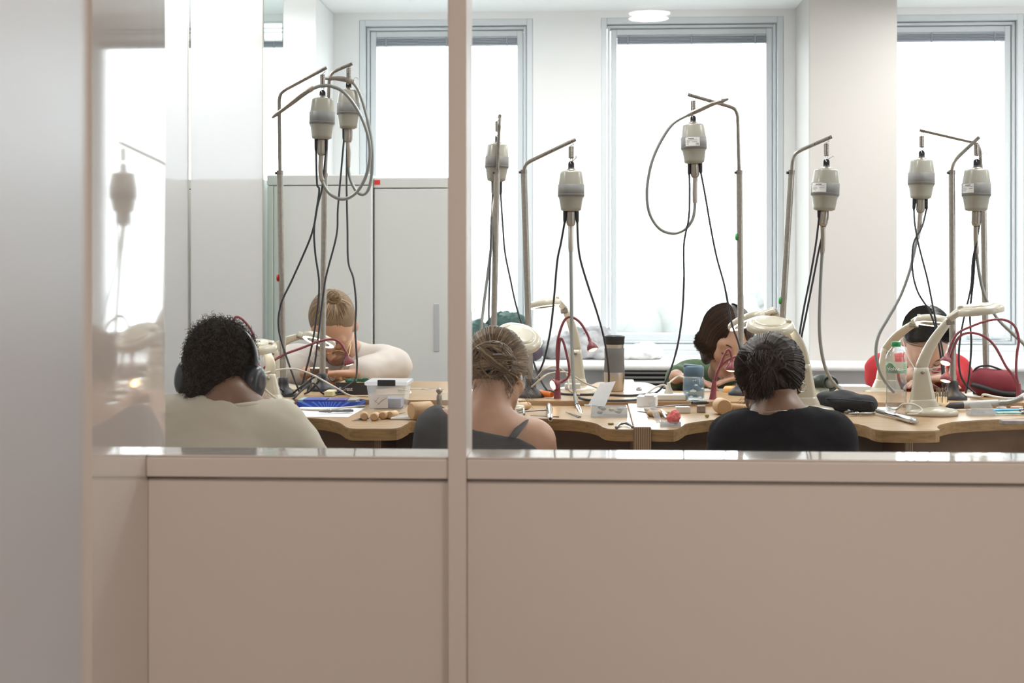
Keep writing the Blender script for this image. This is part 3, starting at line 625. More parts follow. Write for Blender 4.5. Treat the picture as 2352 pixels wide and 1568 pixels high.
# ---------------------------------------------------------------- burgundy gooseneck lamps
M_burg = mat('burgundy_rubber', (.22, .045, .06), .42)
M_bulb = mat('warm_bulb', (1, .72, .38), .4, emit=10, ecol=(1, .66, .32))
def goose(lab, base, stem, necks, Y, z=SZP):
    b = Vector((P(base[0], 900, Y).x, Y, z)); e = empty('gooseneck_lamp', b); tag(e, lab, 'lamp', 'burgundy gooseneck lamps on the benches')
    st = P(*stem, Y); obj('stem', MB().tube([b, b+(st-b)*.04, b+(st-b)*.6, st], [.013, .012, .0085, .007], 14), M_burg, e)
    for pts, hd, lit in necks:
        pp = [P(p[0], p[1], p[2] if len(p) > 2 else Y) for p in pts]; obj('neck', MB().tube(smooth_path([st-Vector((0, 0, .01))]+pp, 8), .0042, 9), M_burg, e)
        c = pp[-1]; t = P(hd[0], hd[1], hd[2] if len(hd) > 2 else pp[-1].y); M = along(c, t)
        h = obj('lamp_head', MB().lathe([(.004, -.008), (.006, 0), (.005, .006), (.008, .012), (.015, .020), (.0185, .030), (.018, .036), (.0165, .038)], M, 24, cap=False), M_burg, e)
        obj('bulb', MB().lathe([(.0155, .034), (.015, .037), (.008, .040), (.0005, .0405)], M, 20, cap=False), M_bulb, h)
    return e
goose('burgundy gooseneck lamp at the left with one head in front of the white T-shirt', (601, 905), (599, 862), [([(565, 820), (545, 780), (538, 745), (541, 728), (556, 733), (575, 755), (588, 790), (590, 825)], (588, 850), 0), ([(602, 850), (622, 833), (650, 815), (690, 800), (730, 785), (762, 779), (782, 788), (796, 812)], (803, 838), 1)], 4.72)
goose('burgundy gooseneck lamp in the middle, bulb glowing beside the steel tumbler', (1280, 918), (1281, 850), [([(1279, 800), (1285, 765), (1297, 735), (1312, 728), (1332, 740), (1348, 765), (1354, 780)], (1363, 806, 4.685), 1), ([(1284, 800), (1287, 778), (1294, 785), (1303, 820), (1308, 852), (1303, 868), (1290, 876)], (1270, 884, 4.68), 1)], 4.70)
goose('burgundy gooseneck lamp behind the blue bottle, by the green jumper', (1637, 918), (1641, 874), [([(1652, 845), (1664, 815), (1672, 803), (1678, 808), (1681, 825)], (1679, 850, 4.695), 1), ([(1648, 852), (1664, 832), (1680, 822), (1700, 818), (1716, 826)], (1718, 850), 0)], 4.70)
goose('burgundy gooseneck lamp at the right with a wide arched neck beside the red case', (2342, 905), (2339, 880), [([(2334, 850), (2336, 810), (2340, 780), (2330, 748), (2305, 734), (2270, 736), (2230, 750), (2200, 765), (2185, 790), (2178, 812)], (2170, 838, 4.70), 1), ([(2325, 860), (2310, 840), (2285, 795), (2260, 772), (2230, 764), (2205, 772), (2190, 800), (2176, 850)], (2172, 872, 4.71), 1)], 4.72)
# ---------------------------------------------------------------- bodies: smooth blended surfaces from a distance field
def _smin(a, b, k):
    if k <= 0: return np.minimum(a, b)
    h = np.clip(.5+.5*(b-a)/k, 0, 1); return b+(a-b)*h-k*h*(1-h)
def field(prims, h):
    """prims: ('c', a, b, ra, rb, k[, -1]) tapered limb; ('e', centre, radii, rotation3x3, k[, -1]) ellipsoid; -1 carves."""
    lo = np.full(3, 1e9); hi = -lo
    B = []
    for p in prims:
        if p[0] == 'c': a, b = np.array(p[1], float), np.array(p[2], float); r = max(p[3], p[4]); l, u = np.minimum(a, b)-r, np.maximum(a, b)+r; k = p[5]; s = p[6] if len(p) > 6 else 1
        else: c = np.array(p[1], float); r = max(p[2]); l, u = c-r, c+r; k = p[4]; s = p[5] if len(p) > 5 else 1
        B.append((l, u, k, s))
        if s > 0: lo = np.minimum(lo, l); hi = np.maximum(hi, u)
    lo -= 4*h+.015; n = np.ceil((hi+4*h+.015-lo)/h).astype(int)+1
    D = np.full(n, .2, dtype=np.float32)
    ax = [lo[i]+h*np.arange(n[i]) for i in range(3)]
    for p, (l, u, k, s) in zip(prims, B):
        pad = k+3*h+.01; i0 = np.maximum(((l-pad-lo)/h).astype(int), 0); i1 = np.minimum(((u+pad-lo)/h).astype(int)+2, n)
        if (i1 <= i0).any(): continue
        x = ax[0][i0[0]:i1[0]][:, None, None]; y = ax[1][i0[1]:i1[1]][None, :, None]; z = ax[2][i0[2]:i1[2]][None, None, :]
        if p[0] == 'c':
            a, b = np.array(p[1], float), np.array(p[2], float); d = b-a; L = max(d.dot(d), 1e-12)
            t = np.clip(((x-a[0])*d[0]+(y-a[1])*d[1]+(z-a[2])*d[2])/L, 0, 1)
            q = np.sqrt((x-a[0]-t*d[0])**2+(y-a[1]-t*d[1])**2+(z-a[2]-t*d[2])**2)-(p[3]+(p[4]-p[3])*t)
        else:
            c = p[1]; R = np.array(p[3], float) if p[3] is not None else np.eye(3); X_, Y_, Z_ = x-c[0], y-c[1], z-c[2]
            u0 = R[0][0]*X_+R[1][0]*Y_+R[2][0]*Z_; u1 = R[0][1]*X_+R[1][1]*Y_+R[2][1]*Z_; u2 = R[0][2]*X_+R[1][2]*Y_+R[2][2]*Z_
            r = p[2]; k0 = np.sqrt((u0/r[0])**2+(u1/r[1])**2+(u2/r[2])**2); k1 = np.sqrt((u0/r[0]**2)**2+(u1/r[1]**2)**2+(u2/r[2]**2)**2)+1e-9; q = k0*(k0-1)/k1
        sl = tuple(slice(i0[i], i1[i]) for i in range(3)); q = q.astype(np.float32)
        D[sl] = _smin(D[sl], q, k) if s > 0 else -_smin(-D[sl], q, k)
    return D, lo, h, ax
def nets(D, lo, h):
    ins = D < 0; nx, ny, nz = D.shape
    cnt = np.zeros((nx-1, ny-1, nz-1), np.int16); 
    c8 = [(i, j, k) for i in (0, 1) for j in (0, 1) for k in (0, 1)]
    for i, j, k in c8: cnt += ins[i:nx-1+i, j:ny-1+j, k:nz-1+k]
    act = (cnt > 0) & (cnt < 8); I = np.argwhere(act); idx = np.full(act.shape, -1, np.int32); idx[act] = np.arange(len(I))
    S = np.zeros((len(I), 3)); N_ = np.zeros(len(I))
    vals = {c: D[I[:, 0]+c[0], I[:, 1]+c[1], I[:, 2]+c[2]] for c in c8}
    for a in c8:
        for ax_ in range(3):
            if a[ax_] == 0:
                b = list(a); b[ax_] = 1; b = tuple(b); va, vb = vals[a], vals[b]; m = (va < 0) != (vb < 0); t = np.zeros(len(I)); t[m] = (va[m]/(va[m]-vb[m]))
                for q in range(3): S[m, q] += a[q]+(t[m] if q == ax_ else 0)
                N_[m] += 1
    V = lo+h*(I+S/N_[:, None]); F = []
    for ax_ in range(3):
        o1, o2 = [q for q in range(3) if q != ax_]
        a = ins.take(range(D.shape[ax_]-1), ax_); b = ins.take(range(1, D.shape[ax_]), ax_); E = np.argwhere(a != b)
        E = E[(E[:, o1] > 0) & (E[:, o2] > 0)]
        e = [E.copy() for _ in range(4)]; e[1][:, o1] -= 1; e[2][:, o1] -= 1; e[2][:, o2] -= 1; e[3][:, o2] -= 1
        ok = np.all([(q < np.array(idx.shape)).all(1) for q in e], 0)
        q = np.stack([idx[q_[ok][:, 0], q_[ok][:, 1], q_[ok][:, 2]] for q_ in e], 1); good = (q >= 0).all(1); q = q[good]; inside = a[E[ok][:, 0], E[ok][:, 1], E[ok][:, 2]][good]
        fl = inside if ax_ != 1 else ~inside
        q[~fl] = q[~fl][:, ::-1]; F.append(q)
    F = np.concatenate(F)
    return V, F
def relax(V, F, it=2, lam=.5):
    for _ in range(it):
        A = np.zeros_like(V); c = np.zeros(len(V))
        for i in range(4):
            a, b = F[:, i], F[:, (i+1) % 4]; np.add.at(A, a, V[b]); np.add.at(c, a, 1); np.add.at(A, b, V[a]); np.add.at(c, b, 1)
        V = V+(A/np.maximum(c, 1)[:, None]-V)*lam
    return V
def snoise(x, y, z, f, seed=0):
    s = 0
    for k in range(3):
        a = f*(1.0+.73*k); s = s+np.sin(a*x+1.7*k+seed+1.3*np.sin(a*.6*z+seed))*np.sin(a*y*1.1+2.1*k+seed)*np.sin(a*z*.9+.6*k-seed+1.1*np.sin(a*.5*x))/(1+.5*k)
    return s
def sdf_obj(name, prims, h, m, parent=None, disp=None, cut=None, it=2, label=None, origin=None):
    D, lo, h, ax = field(prims, h); x, y, z = ax[0][:, None, None], ax[1][None, :, None], ax[2][None, None, :]
    if disp: D = (D+disp(x, y, z)).astype(np.float32)
    if cut is not None: D = np.maximum(D, cut(x, y, z)).astype(np.float32)
    D[0], D[-1] = 1, 1; D[:, 0], D[:, -1] = 1, 1; D[:, :, 0], D[:, :, -1] = 1, 1
    V, F = nets(D, lo, h); V = relax(V, F, it)
    o = link(name, V, F, m, parent, origin, True)
    if label: o['label'] = label
    return o
# ---------------------------------------------------------------- people
def rotm(yaw, pitch, roll):     # degrees; yaw about z (+ = towards +x when facing +y -> clockwise from above is negative), pitch forward is positive, roll
    return (Matrix.Rotation(math.radians(yaw), 3, 'Z') @ Matrix.Rotation(math.radians(-pitch), 3, 'X') @ Matrix.Rotation(math.radians(roll), 3, 'Y'))
class Head:
    """local axes: +y the way the face looks, z up; unit = metre, scaled by s"""
    def __init__(s, c, R, sc=1.0): s.c, s.R, s.s = Vector(c), R, sc
    def w(s, p): return s.c+s.R @ (Vector(p)*s.s)
    def e(s, p, r, k=.01, sub=False, rot=None):
        R = s.R if rot is None else s.R @ rot
        return ('e', tuple(s.w(p)), tuple(q*s.s for q in r), [list(v) for v in R], k) + ((-1,) if sub else ())
    def cp(s, a, b, ra, rb, k=.008, sub=False): return ('c', tuple(s.w(a)), tuple(s.w(b)), ra*s.s, rb*s.s, k) + ((-1,) if sub else ())
    def prims(s, fem=False):
        j = .92 if fem else 1.0
        P_ = [s.e((0, -.018, .030), (.076, .094, .086), .0), s.e((0, .022, .0), (.067, .072, .075), .02), s.e((0, .030, -.055), (.052*j, .055, .058), .025),
              s.cp((-.040*j, .02, -.070), (-.012, .068, -.100), .020, .018, .02), s.cp((.040*j, .02, -.070), (.012, .068, -.100), .020, .018, .02), s.e((0, .072, -.098), (.019, .016, .016), .012),
              s.cp((-.040, .070, .016), (.040, .070, .016), .014, .014, .014), s.e((-.036, .058, -.034), (.024, .024, .022), .016), s.e((.036, .058, -.034), (.024, .024, .022), .016),
              s.e((-.031, .100, -.003), (.019, .018, .014), .010, True), s.e((.031, .100, -.003), (.019, .018, .014), .010, True),
              s.cp((0, .088, .008), (0, .112, -.034), .0065, .0095, .009), s.e((-.011, .100, -.038), (.0075, .010, .0065), .005), s.e((.011, .100, -.038), (.0075, .010, .0065), .005),
              s.e((-.031, .077, -.005), (.0145, .0125, .0115), .003), s.e((.031, .077, -.005), (.0145, .0125, .0115), .003),
              s.e((0, .084, -.067), (.026, .016, .015), .010), s.cp((-.019, .088, -.069), (.019, .088, -.069), .0022, .0022, .004, True)]
        for q in (-1, 1):
            P_ += [s.e((q*.076, -.010, -.012), (.008, .019, .031), .005, rot=Matrix.Rotation(q*.35, 3, 'Z')), s.e((q*.086, -.004, -.008), (.005, .010, .018), .004, True, rot=Matrix.Rotation(q*.35, 3, 'Z'))]
        return P_
    def features(s, parent, lipc, browc, lip_r=.0048, lash=True):
        for nm, zz, rr in (('upper_lip', -.0645, .9), ('lower_lip', -.0735, 1.05)):
            pts = [s.w((x, .0995-abs(x)*abs(x)*22-(.001 if nm == 'upper_lip' else 0.0015), zz+(-.0022*abs(x)/.02 if nm == 'upper_lip' else .004*abs(x)/.02))) for x in (-.022, -.015, -.008, 0, .008, .015, .022)]
            obj(nm, MB().tube(smooth_path(pts, 4), [s.s*lip_r*rr*max(.15, math.sin(math.pi*(i+1)/26)) for i in range(25)], 8), lipc, parent)
        for q in (-1, 1):
            b = MB(); pts = [s.w((q*x, y, z)) for x, y, z in ((.014, .0905, .0165), (.024, .0885, .021), (.036, .083, .022), (.048, .071, .017))]
            b.tube(smooth_path(pts, 5), [s.s*.0028*max(.25, math.sin(math.pi*(i+2)/18)) for i in range(16)], 6); obj('eyebrow', b, browc, parent)
            if lash:
                pts = [s.w((q*x, y, z)) for x, y, z in ((.018, .0862, -.0115), (.026, .0905, -.0135), (.034, .0900, -.0140), (.044, .0820, -.0115))]
                obj('eyelashes', MB().tube(smooth_path(pts, 5), s.s*.0013, 5), browc, parent)
def hand(wr, dirv, palm_n, curl=.6, side=1, sc=1.0, thumb=.9):
    """prims of a hand: wrist point, pointing direction, palm normal (out of the palm); side +1 puts the thumb on palm_n x dir"""
    d = Vector(dirv).normalized(); n = Vector(palm_n); n = (n-d*n.dot(d)).normalized(); t = d.cross(n)*side; wr = Vector(wr); P_ = []; L = [(.030, .045, .026, .020), (.010, .050, .030, .022), (-.010, .046, .028, .021), (-.028, .036, .022, .018)]
    for off, l1, l2, l3 in L:
        kn = wr+(d*.088+t*off*1.0)*sc; P_.append(('c', tuple(wr+t*off*.5*sc+d*.012*sc), tuple(kn), .014*sc, .0095*sc, .010))
        a = kn; ang = 0
        for i, l in enumerate((l1, l2, l3)):
            ang += curl*(.55, .75, .5)[i]*(1+.15*off*30); dd = d*math.cos(ang)+n*math.sin(ang); b = a+dd*l*sc; P_.append(('c', tuple(a), tuple(b), (.0088, .0080, .0073)[i]*sc, (.0082, .0075, .0064)[i]*sc, .0025)); a = b
    a = wr+(d*.022+t*.024+n*.004)*sc; dd = (d*.62+t*.62+n*.45*thumb).normalized(); b = a+dd*.042*sc; P_.append(('c', tuple(a), tuple(b), .0135*sc, .0105*sc, .008))
    dd = (d*.85+t*.15+n*.5*thumb).normalized(); c = b+dd*.032*sc; P_.append(('c', tuple(b), tuple(c), .0105*sc, .0092*sc, .003)); e_ = c+(d*.9-t*.1+n*.3).normalized()*.024*sc; P_.append(('c', tuple(c), tuple(e_), .0092*sc, .0075*sc, .003))
    return P_
def torso(hip, chest, nb, sl, sr, wide=1.0, deep=1.0):
    """hip centre, chest centre, neck base, shoulder joints"""
    hip, chest, nb, sl, sr = map(Vector, (hip, chest, nb, sl, sr)); mid = (hip+chest)/2
    ax_ = (sr-sl).normalized(); up = (nb-hip).normalized(); f = up.cross(ax_).normalized(); up = ax_.cross(f); R = [[ax_[i], f[i], up[i]] for i in range(3)]
    sw = (sr-sl).length/2
    return [('e', tuple(hip), (.165*wide, .125*deep, .13), R, 0), ('e', tuple(mid), (.145*wide, .105*deep, .17), R, .08), ('e', tuple(chest), (.165*wide, .112*deep, .16), R, .08),
            ('c', tuple(sl+(nb-sl)*.15), tuple(nb-up*.03), .052, .050, .05), ('c', tuple(sr+(nb-sr)*.15), tuple(nb-up*.03), .052, .050, .05), ('e', tuple((sl+sr)/2-up*.04), (sw*.92, .085*deep, .075), R, .06)]
def arm(s, el, wr, r=(.050, .038, .026)):
    s, el, wr = Vector(s), Vector(el), Vector(wr); m = (el+wr)/2-(wr-el)*.15
    return [('c', tuple(s), tuple(s+(el-s)*.45), r[0]*1.12, r[0], .03), ('c', tuple(s+(el-s)*.45), tuple(el), r[0], r[1], .02), ('c', tuple(el), tuple(m), r[1], r[1]*.98, .02), ('c', tuple(m), tuple(wr), r[1]*.98, r[2], .015)]
def legs(hip, ky, fy, fz=.0, spread=.11, sc=1.0):
    hip = Vector(hip); P_ = []
    for q in (-1, 1):
        h_ = hip+Vector((q*.09, 0, -.03)); k = Vector((hip.x+q*(spread+.03), ky, hip.z-.0)); f = Vector((k.x, fy, fz+.085)); s = 1 if ky > hip.y else -1
        P_ += [('c', tuple(h_), tuple(k), .085*sc, .060*sc, .05), ('c', tuple(k), tuple(k+(f-k)*.4), .058*sc, .056*sc, .02), ('c', tuple(k+(f-k)*.4), tuple(f), .056*sc, .038*sc, .02), ('c', tuple(f-Vector((0, 0, .045))), tuple(f+Vector((0, s*.15, -.048))), .036, .030, .03)]
    return P_
def W(px, Y, z=TZ+.058): p = P(px, 900, Y); return Vector((p.x, Y, z))
def inflate(prims, d): return [(p[0], p[1], p[2], p[3]+d, p[4]+d, p[5])+tuple(p[6:]) if p[0] == 'c' else (p[0], p[1], tuple(r+d for r in p[2]), p[3], p[4])+tuple(p[5:]) for p in prims]
def stool(x, y, lab, top):
    e = empty('stool', (x, y, 0)); tag(e, lab, 'stool', 'stools at the benches')
    obj('seat', MB().lathe([(.17, top-.03), (.18, top-.025), (.18, top-.008), (.165, top)], Matrix.Translation((x, y, 0)), 32), mat('stool_seat', (.10, .10, .11), .5), e)
    for k in range(4):
        a = math.pi/4+k*math.pi/2; obj('leg', MB().tube([(x+.10*math.cos(a), y+.10*math.sin(a), top-.031), (x+.19*math.cos(a), y+.19*math.sin(a), 0)], .011, 8), M_steel, e)
M_skin1 = mat('skin_warm_fair', (.54, .315, .21), .48, sss=.12, noise_amt=.12, nscale=25, bump=.08, bscale=250)
M_skin2 = mat('skin_deep', (.20, .105, .065), .45, sss=.1, noise_amt=.12, nscale=25, bump=.08, bscale=250)
M_skin3 = mat('skin_olive', (.46, .27, .185), .48, sss=.12, noise_amt=.1, nscale=25)
M_skin4 = mat('skin_brown', (.235, .13, .08), .45, sss=.1, noise_amt=.12, nscale=25, bump=.08, bscale=250)
M_skin5 = mat('skin_light', (.60, .40, .31), .48, sss=.12, noise_amt=.08, nscale=25)
M_gold = mat('gold', (.75, .50, .24), .25, metal=1); M_silver = mat('silver', (.65, .62, .58), .25, metal=1)
cloth = lambda n, c, **k: mat(n, c, .9, bump=.12, bscale=520, sheen=.05, noise_amt=.06, nscale=6, **k)
M_tee_c = cloth('tee_cream', (.56, .51, .42)); M_tee_w = cloth('tee_white', (.58, .53, .49)); M_tee_k = mat('tee_black', (.012, .012, .014), .9, spec=.2, bump=.35, bscale=420); M_top_g = mat('top_grey', (.095, .095, .10), .9, spec=.2, bump=.35, bscale=420)
M_jump = cloth('jumper_green', (.055, .10, .045)); M_red = cloth('top_red', (.42, .012, .02)); M_jean = cloth('trousers_dark', (.03, .035, .05)); M_shoe = M_jean
def folds(amp, f, seed, zc=None):
    return lambda x, y, z: amp*snoise(x, y, z, f, seed)+amp*.9*(.5-np.minimum(np.abs(snoise(x*.8, y, z*1.3, f*1.25, seed+2)), .9))
def ring(mb, c, R, r, n=(0, 1, 0), k=26):
    M = frame(c, (1, 0, 0) if abs(n[0]) < .9 else (0, 1, 0), n); mb.tube([M @ Vector((R*math.cos(2*math.pi*i/k), R*math.sin(2*math.pi*i/k), 0)) for i in range(k)], r, 7, closed=True)
def surf(c, R, rad, d, lift=0):   # point on an ellipsoid in direction d (local)
    d = Vector(d).normalized(); s = 1/math.sqrt(sum((d[i]/rad[i])**2 for i in range(3))); return Vector(c)+R @ (d*(s+lift))
def gather(name, c, R, rad, knot, n, m, parent, dirs, r=.0011, lift=.002, wob=.004, seed=1, lvl=12):
    """hair combed over the head towards a knot: every strand a thin tube over the scalp"""
    rn = random.Random(seed); mb = MB(); kd = (R.transposed() @ (Vector(knot)-Vector(c))).normalized()
    for j in range(n):
        if j % 8 == 0: dc = dirs(rn).normalized(); wc = rn.gauss(0, wob); lc = rn.uniform(.3, 1.5); sp = rn.uniform(.03, .10)
        d = (dc+Vector((rn.gauss(0, sp), rn.gauss(0, sp), rn.gauss(0, sp)))).normalized(); l0 = lift*lc*rn.uniform(.7, 1.2); pts = []; wv = wc+rn.gauss(0, wob*.22)
        perp = d.cross(kd); perp = perp.normalized() if perp.length > 1e-3 else Vector((1, 0, 0))
        for i in range(lvl+1):
            t = i/lvl; q = d.lerp(kd, t).normalized()
            pts.append(surf(c, R, rad, q+perp*wv*8*math.sin(math.pi*t), l0+abs(wv)*.5*math.sin(math.pi*t)+.003*t*t))
        mb.tube(pts, [r*(.5+.8*math.sin(math.pi*(.1+.8*i/lvl))) for i in range(lvl+1)], 3, cap=False)
    return obj(name, mb, m, parent)
def bun(name, c, rad, R, m, n, parent, seed=3, r=.0013, loose=12, lr=.5):
    rn = random.Random(seed); mb = MB(); c = Vector(c)
    for j in range(n):
        if j % 34 == 0: uc = Vector((rn.gauss(0, .8), rn.gauss(0, 1), rn.gauss(0, .8))).normalized(); ac = rn.uniform(0, 6.28); sc_ = rn.uniform(1.6, 3.2); ss = rn.uniform(.84, 1.04)
        u = (uc+Vector((rn.gauss(0, .09), rn.gauss(0, .09), rn.gauss(0, .09)))).normalized(); v = u.orthogonal().normalized(); w_ = u.cross(v); a0 = ac+rn.gauss(0, .15); sp = sc_+rn.gauss(0, .2); s = ss+rn.gauss(0, .035); pts = []
        for i in range(11):
            a = a0+sp*i/10; p = (v*math.cos(a)+w_*math.sin(a)+u*rn.uniform(-.02, .02)+u*.25*math.sin(a*.5)); p.normalize(); pts.append(c+R @ Vector((p.x*rad[0], p.y*rad[1], p.z*rad[2]))*s)
        mb.tube(pts, [r*(.5+.7*math.sin(math.pi*(.1+.8*i/10))) for i in range(11)], 3, cap=False)
    for _ in range(loose):
        u = Vector((rn.gauss(0, 1), rn.gauss(0, .4), rn.gauss(0, 1))).normalized(); p = c+R @ Vector((u.x*rad[0], u.y*rad[1], u.z*rad[2])); g = Vector((rn.gauss(0, .3), rn.gauss(0, .2), rn.uniform(-1, .6))).normalized(); L = rn.uniform(.02, .05)*lr*2; R_ = R @ u
        mb.tube([p, p+R_*L*.4+g*L*.2, p+R_*L*.6+g*L*.7, p+R_*L*.6+g*L*1.1], [r*.7, r*.7, r*.5, r*.2], 3, cap=False)
    return obj(name, mb, m, parent)
# ==== P1: dark curly hair, headphones, cream T-shirt (back to us)
Y1 = 3.62
p = empty('person', (P(525, 900, Y1).x, Y1-.08, 0)); tag(p, 'person with dark curly hair, black headphones and cream T-shirt, back to the camera', 'person')
hc = P(517, 852, Y1); R = rotm(-6, 16, 3); H = Head(hc, R, .96)
nb = P(528, 918, Y1-.07); sl, sr = P(392, 985, Y1-.06), P(638, 992, Y1-.04); chest = P(520, 1120, Y1-.05); hip = Vector((chest.x, Y1-.10, .50))
tor = torso(hip, chest, nb, sl, sr, 1.12, 1.15)
ela, elb = W(325, Y1+.10, .78), W(735, Y1+.10, .78); wa, wb = W(470, Y1+.60, .968), W(590, Y1+.60, .968)
arms = arm(sl, ela, wa, (.060, .042, .028))+arm(sr, elb, wb, (.060, .042, .028))
hands = hand(wa, (.25, 1, -.05), (0, 0, -1), .3, -1)+hand(wb, (-.25, 1, -.05), (0, 0, -1), .3, 1)
leg = legs(hip, Y1+.33, Y1+.30)
body = H.prims()+[('c', tuple(H.w((0, -.02, -.06))), tuple(nb), .056, .062, .03)]+tor+arms+hands+leg
sdf_obj('body', body, .0055, M_skin2, p)
top = inflate(tor[1:], .016)+inflate(arm(sl, sl+(ela-sl)*.9, sl+(ela-sl)*.95, (.066, .062, .060))[:2]+arm(sr, sr+(elb-sr)*.9, sr+(elb-sr)*.95, (.066, .062, .060))[:2], .010)
nk = H.w((0, -.02, -.06)); top += [('e', tuple(nb+Vector((0, .03, .02))), (.080, .095, .055), None, .01, -1)]
sdf_obj('t_shirt', top, .006, M_tee_c, p, disp=folds(.005, 17, 1), it=2)
sdf_obj('collar', [('e', tuple(nb+Vector((0, .015, -.008))), (.092, .088, .020), None, 0), ('e', tuple(nb+Vector((0, .02, .0))), (.082, .078, .06), None, .004, -1)], .004, M_tee_c, p)
sdf_obj('trousers', inflate(leg+[tor[0]], .012), .008, M_jean, p, cut=lambda x, y, z: .11-z)
# curly hair
M_curl = hair_mat('hair_black_curl', [(.004, .003, .0025), (.009, .006, .0045), (.020, .012, .008)], .65)
M_curlb = mat('hair_black_mass', (.006, .004, .003), .95, spec=.1, bump=1, bscale=160)
hp_ = [H.e((0, -.028, .030), (.086, .098, .090), 0), H.e((-.012, -.07, -.035), (.062, .046, .058), .03), H.e((-.05, -.05, .03), (.048, .055, .065), .02), H.e((-.028, -.035, .088), (.048, .052, .040), .025), H.e((.008, -.045, .090), (.035, .045, .028), .02), H.e((-.02, -.062, -.075), (.05, .035, .04), .03), H.e((0, .062, -.03), (.075, .07, .12), .012, True)]
hair = sdf_obj('hair', hp_, .005, M_curlb, p, disp=lambda x, y, z: .004*snoise(x, y, z, 95, 2), it=1)
rn = random.Random(5); mb = MB(); hv = np.array([v.co for v in hair.data.vertices])+np.array(wloc(hair)); cen = np.array(hc)
for k in range(2600):
    v = Vector(hv[rn.randrange(len(hv))]); o = (v-hc).normalized(); loc = R.transposed() @ (v-hc)
    if loc.y > .045 and loc.z < .06: continue
    big = 1.0 if loc.z > .07 else .55
    t = (o+Vector((rn.gauss(0, .5), rn.gauss(0, .5), rn.gauss(0, .5)))).normalized(); a = t.orthogonal().normalized(); b = t.cross(a); rr = rn.uniform(.003, .0065)*(.5+.5*big); L = rn.uniform(.006, .024)*big+.003; ph = rn.uniform(0, 6.28); tn = rn.uniform(1.0, 2.2); N_ = 11; pts = []
    for i in range(N_):
        q = i/(N_-1); an = ph+6.28*tn*q; pts.append(v-o*.004+t*L*q+a*rr*math.cos(an)+b*rr*math.sin(an))
    mb.tube(pts, [.0009*(1-.5*i/N_) for i in range(N_)], 3, cap=False)
obj('curls', mb, M_curl, hair)
# headphones (worn, so a thing of their own)
hpn = empty('headphones', H.w((0, 0, -.02))); tag(hpn, 'black over-ear headphones worn over the dark curly hair', 'headphones')
M_hp = mat('headphone_black', (.028, .034, .045), .32, coat=.2); M_pad = mat('ear_pad', (.012, .012, .014), .7)
arc = [H.w((math.cos(a)*.101, -.045, .010+math.sin(a)*.108)) for a in [math.pi*i/28 for i in range(29)]]
obj('headband', MB().tube(arc, .0125, 12, flat=.40), M_hp, hpn)
arcp = [H.w((math.cos(a)*.097, -.045, .010+math.sin(a)*.103)) for a in [math.pi*(.25+.5*i/20) for i in range(21)]]
obj('band_padding', MB().tube(arcp, .012, 10, flat=.5), M_pad, hpn)
for q in (-1, 1):
    c = H.w((q*.097, -.030, -.030)); M = frame(c, R @ Vector((0, 0, 1)), R @ Vector((q, -.15, 0)))
    cup = obj('ear_cup', MB().lathe([(.030, -.010), (.037, -.006), (.038, .006), (.034, .016), (.024, .022), (.012, .0225), (.001, .0215)], M, 32, sx=1.15), M_hp, hpn)
    obj('ear_pad', MB().lathe([(.026, -.026), (.035, -.024), (.038, -.016), (.036, -.0095)], M, 32, sx=1.15), M_pad, cup)
    obj('yoke', MB().tube([H.w((q*.101, -.045, .012)), H.w((q*.108, -.040, .0)), H.w((q*.108, -.034, -.02))], [.009, .0075, .006], 10, flat=.5), M_hp, hpn)
obj('cable', MB().tube(smooth_path([H.w((.09, -.04, -.066)), P(587, 915, Y1), P(592, 935, Y1+.02), P(590, 1010, Y1+.05)], 6), .0016, 6), M_black, hpn)
obj('neck_strap', MB().tube(smooth_path([P(455, 912, Y1+.02), P(480, 896, Y1-.03), P(510, 892, Y1-.075), P(545, 902, Y1-.085), P(575, 916, Y1-.05)], 6), .0085, 8, flat=.4), M_pad, hpn)
# ==== P2: fair bun, grey top, hoops
Y2 = 3.86
p = empty('person', (P(1130, 900, Y2).x, Y2-.08, 0)); tag(p, 'person with fair hair in a messy bun, hoop earrings and grey one-shoulder top', 'person')
hc = P(1144, 856, Y2); R = rotm(-22, 20, -4); H = Head(hc, R, .905)
nb = P(1118, 968, Y2-.08); sl, sr = P(1010, 990, Y2-.05), P(1230, 1014, Y2-.05); chest = P(1110, 1150, Y2-.04); hip = Vector((chest.x, Y2-.10, .50))
tor = torso(hip, chest, nb, sl, sr, .88, .95)
ela, elb = W(975, Y2+.10, .70), W(1262, Y2+.10, .70); wa, wb = W(1100, Y2+.38, .968), W(1150, Y2+.38, .968)
arms = arm(sl, ela, wa, (.049, .035, .024))+arm(sr, elb, wb, (.049, .035, .024))
hands = hand(wa, (.5, .9, 0), (0, 0, -1), .3, -1, .92)+hand(wb, (-.3, 1, 0), (0, 0, -1), .3, 1, .92); leg = legs(hip, Y2+.32, Y2+.3, sc=.9)
body = H.prims(True)+[('c', tuple(H.w((0, -.035, -.05))), tuple(nb+Vector((0, 0, .01))), .047, .055, .035), ('c', tuple(nb+Vector((.05, 0, -.03))), tuple(nb+Vector((-.05, 0, -.03))), .035, .035, .05)]+tor+arms+hands+leg
sdf_obj('body', body, .005, M_skin1, p)
nk_ = [P(q, w, Y2-.12) for q, w in ((985, 925), (1045, 968), (1078, 981), (1150, 996), (1192, 1006), (1225, 1024), (1262, 1056))]    # neckline drops to the right
def cut2(x, y, z): return z-np.interp(x, [q.x for q in nk_], [q.z for q in nk_])-0*y
top = inflate(tor[1:], .012)+inflate(arm(sl, sl+(ela-sl)*.9, sl+(ela-sl), (.050, .046, .044))[:2], .012)
sdf_obj('grey_top', top, .005, M_top_g, p, disp=folds(.002, 22, 5), cut=cut2)
nkl = []
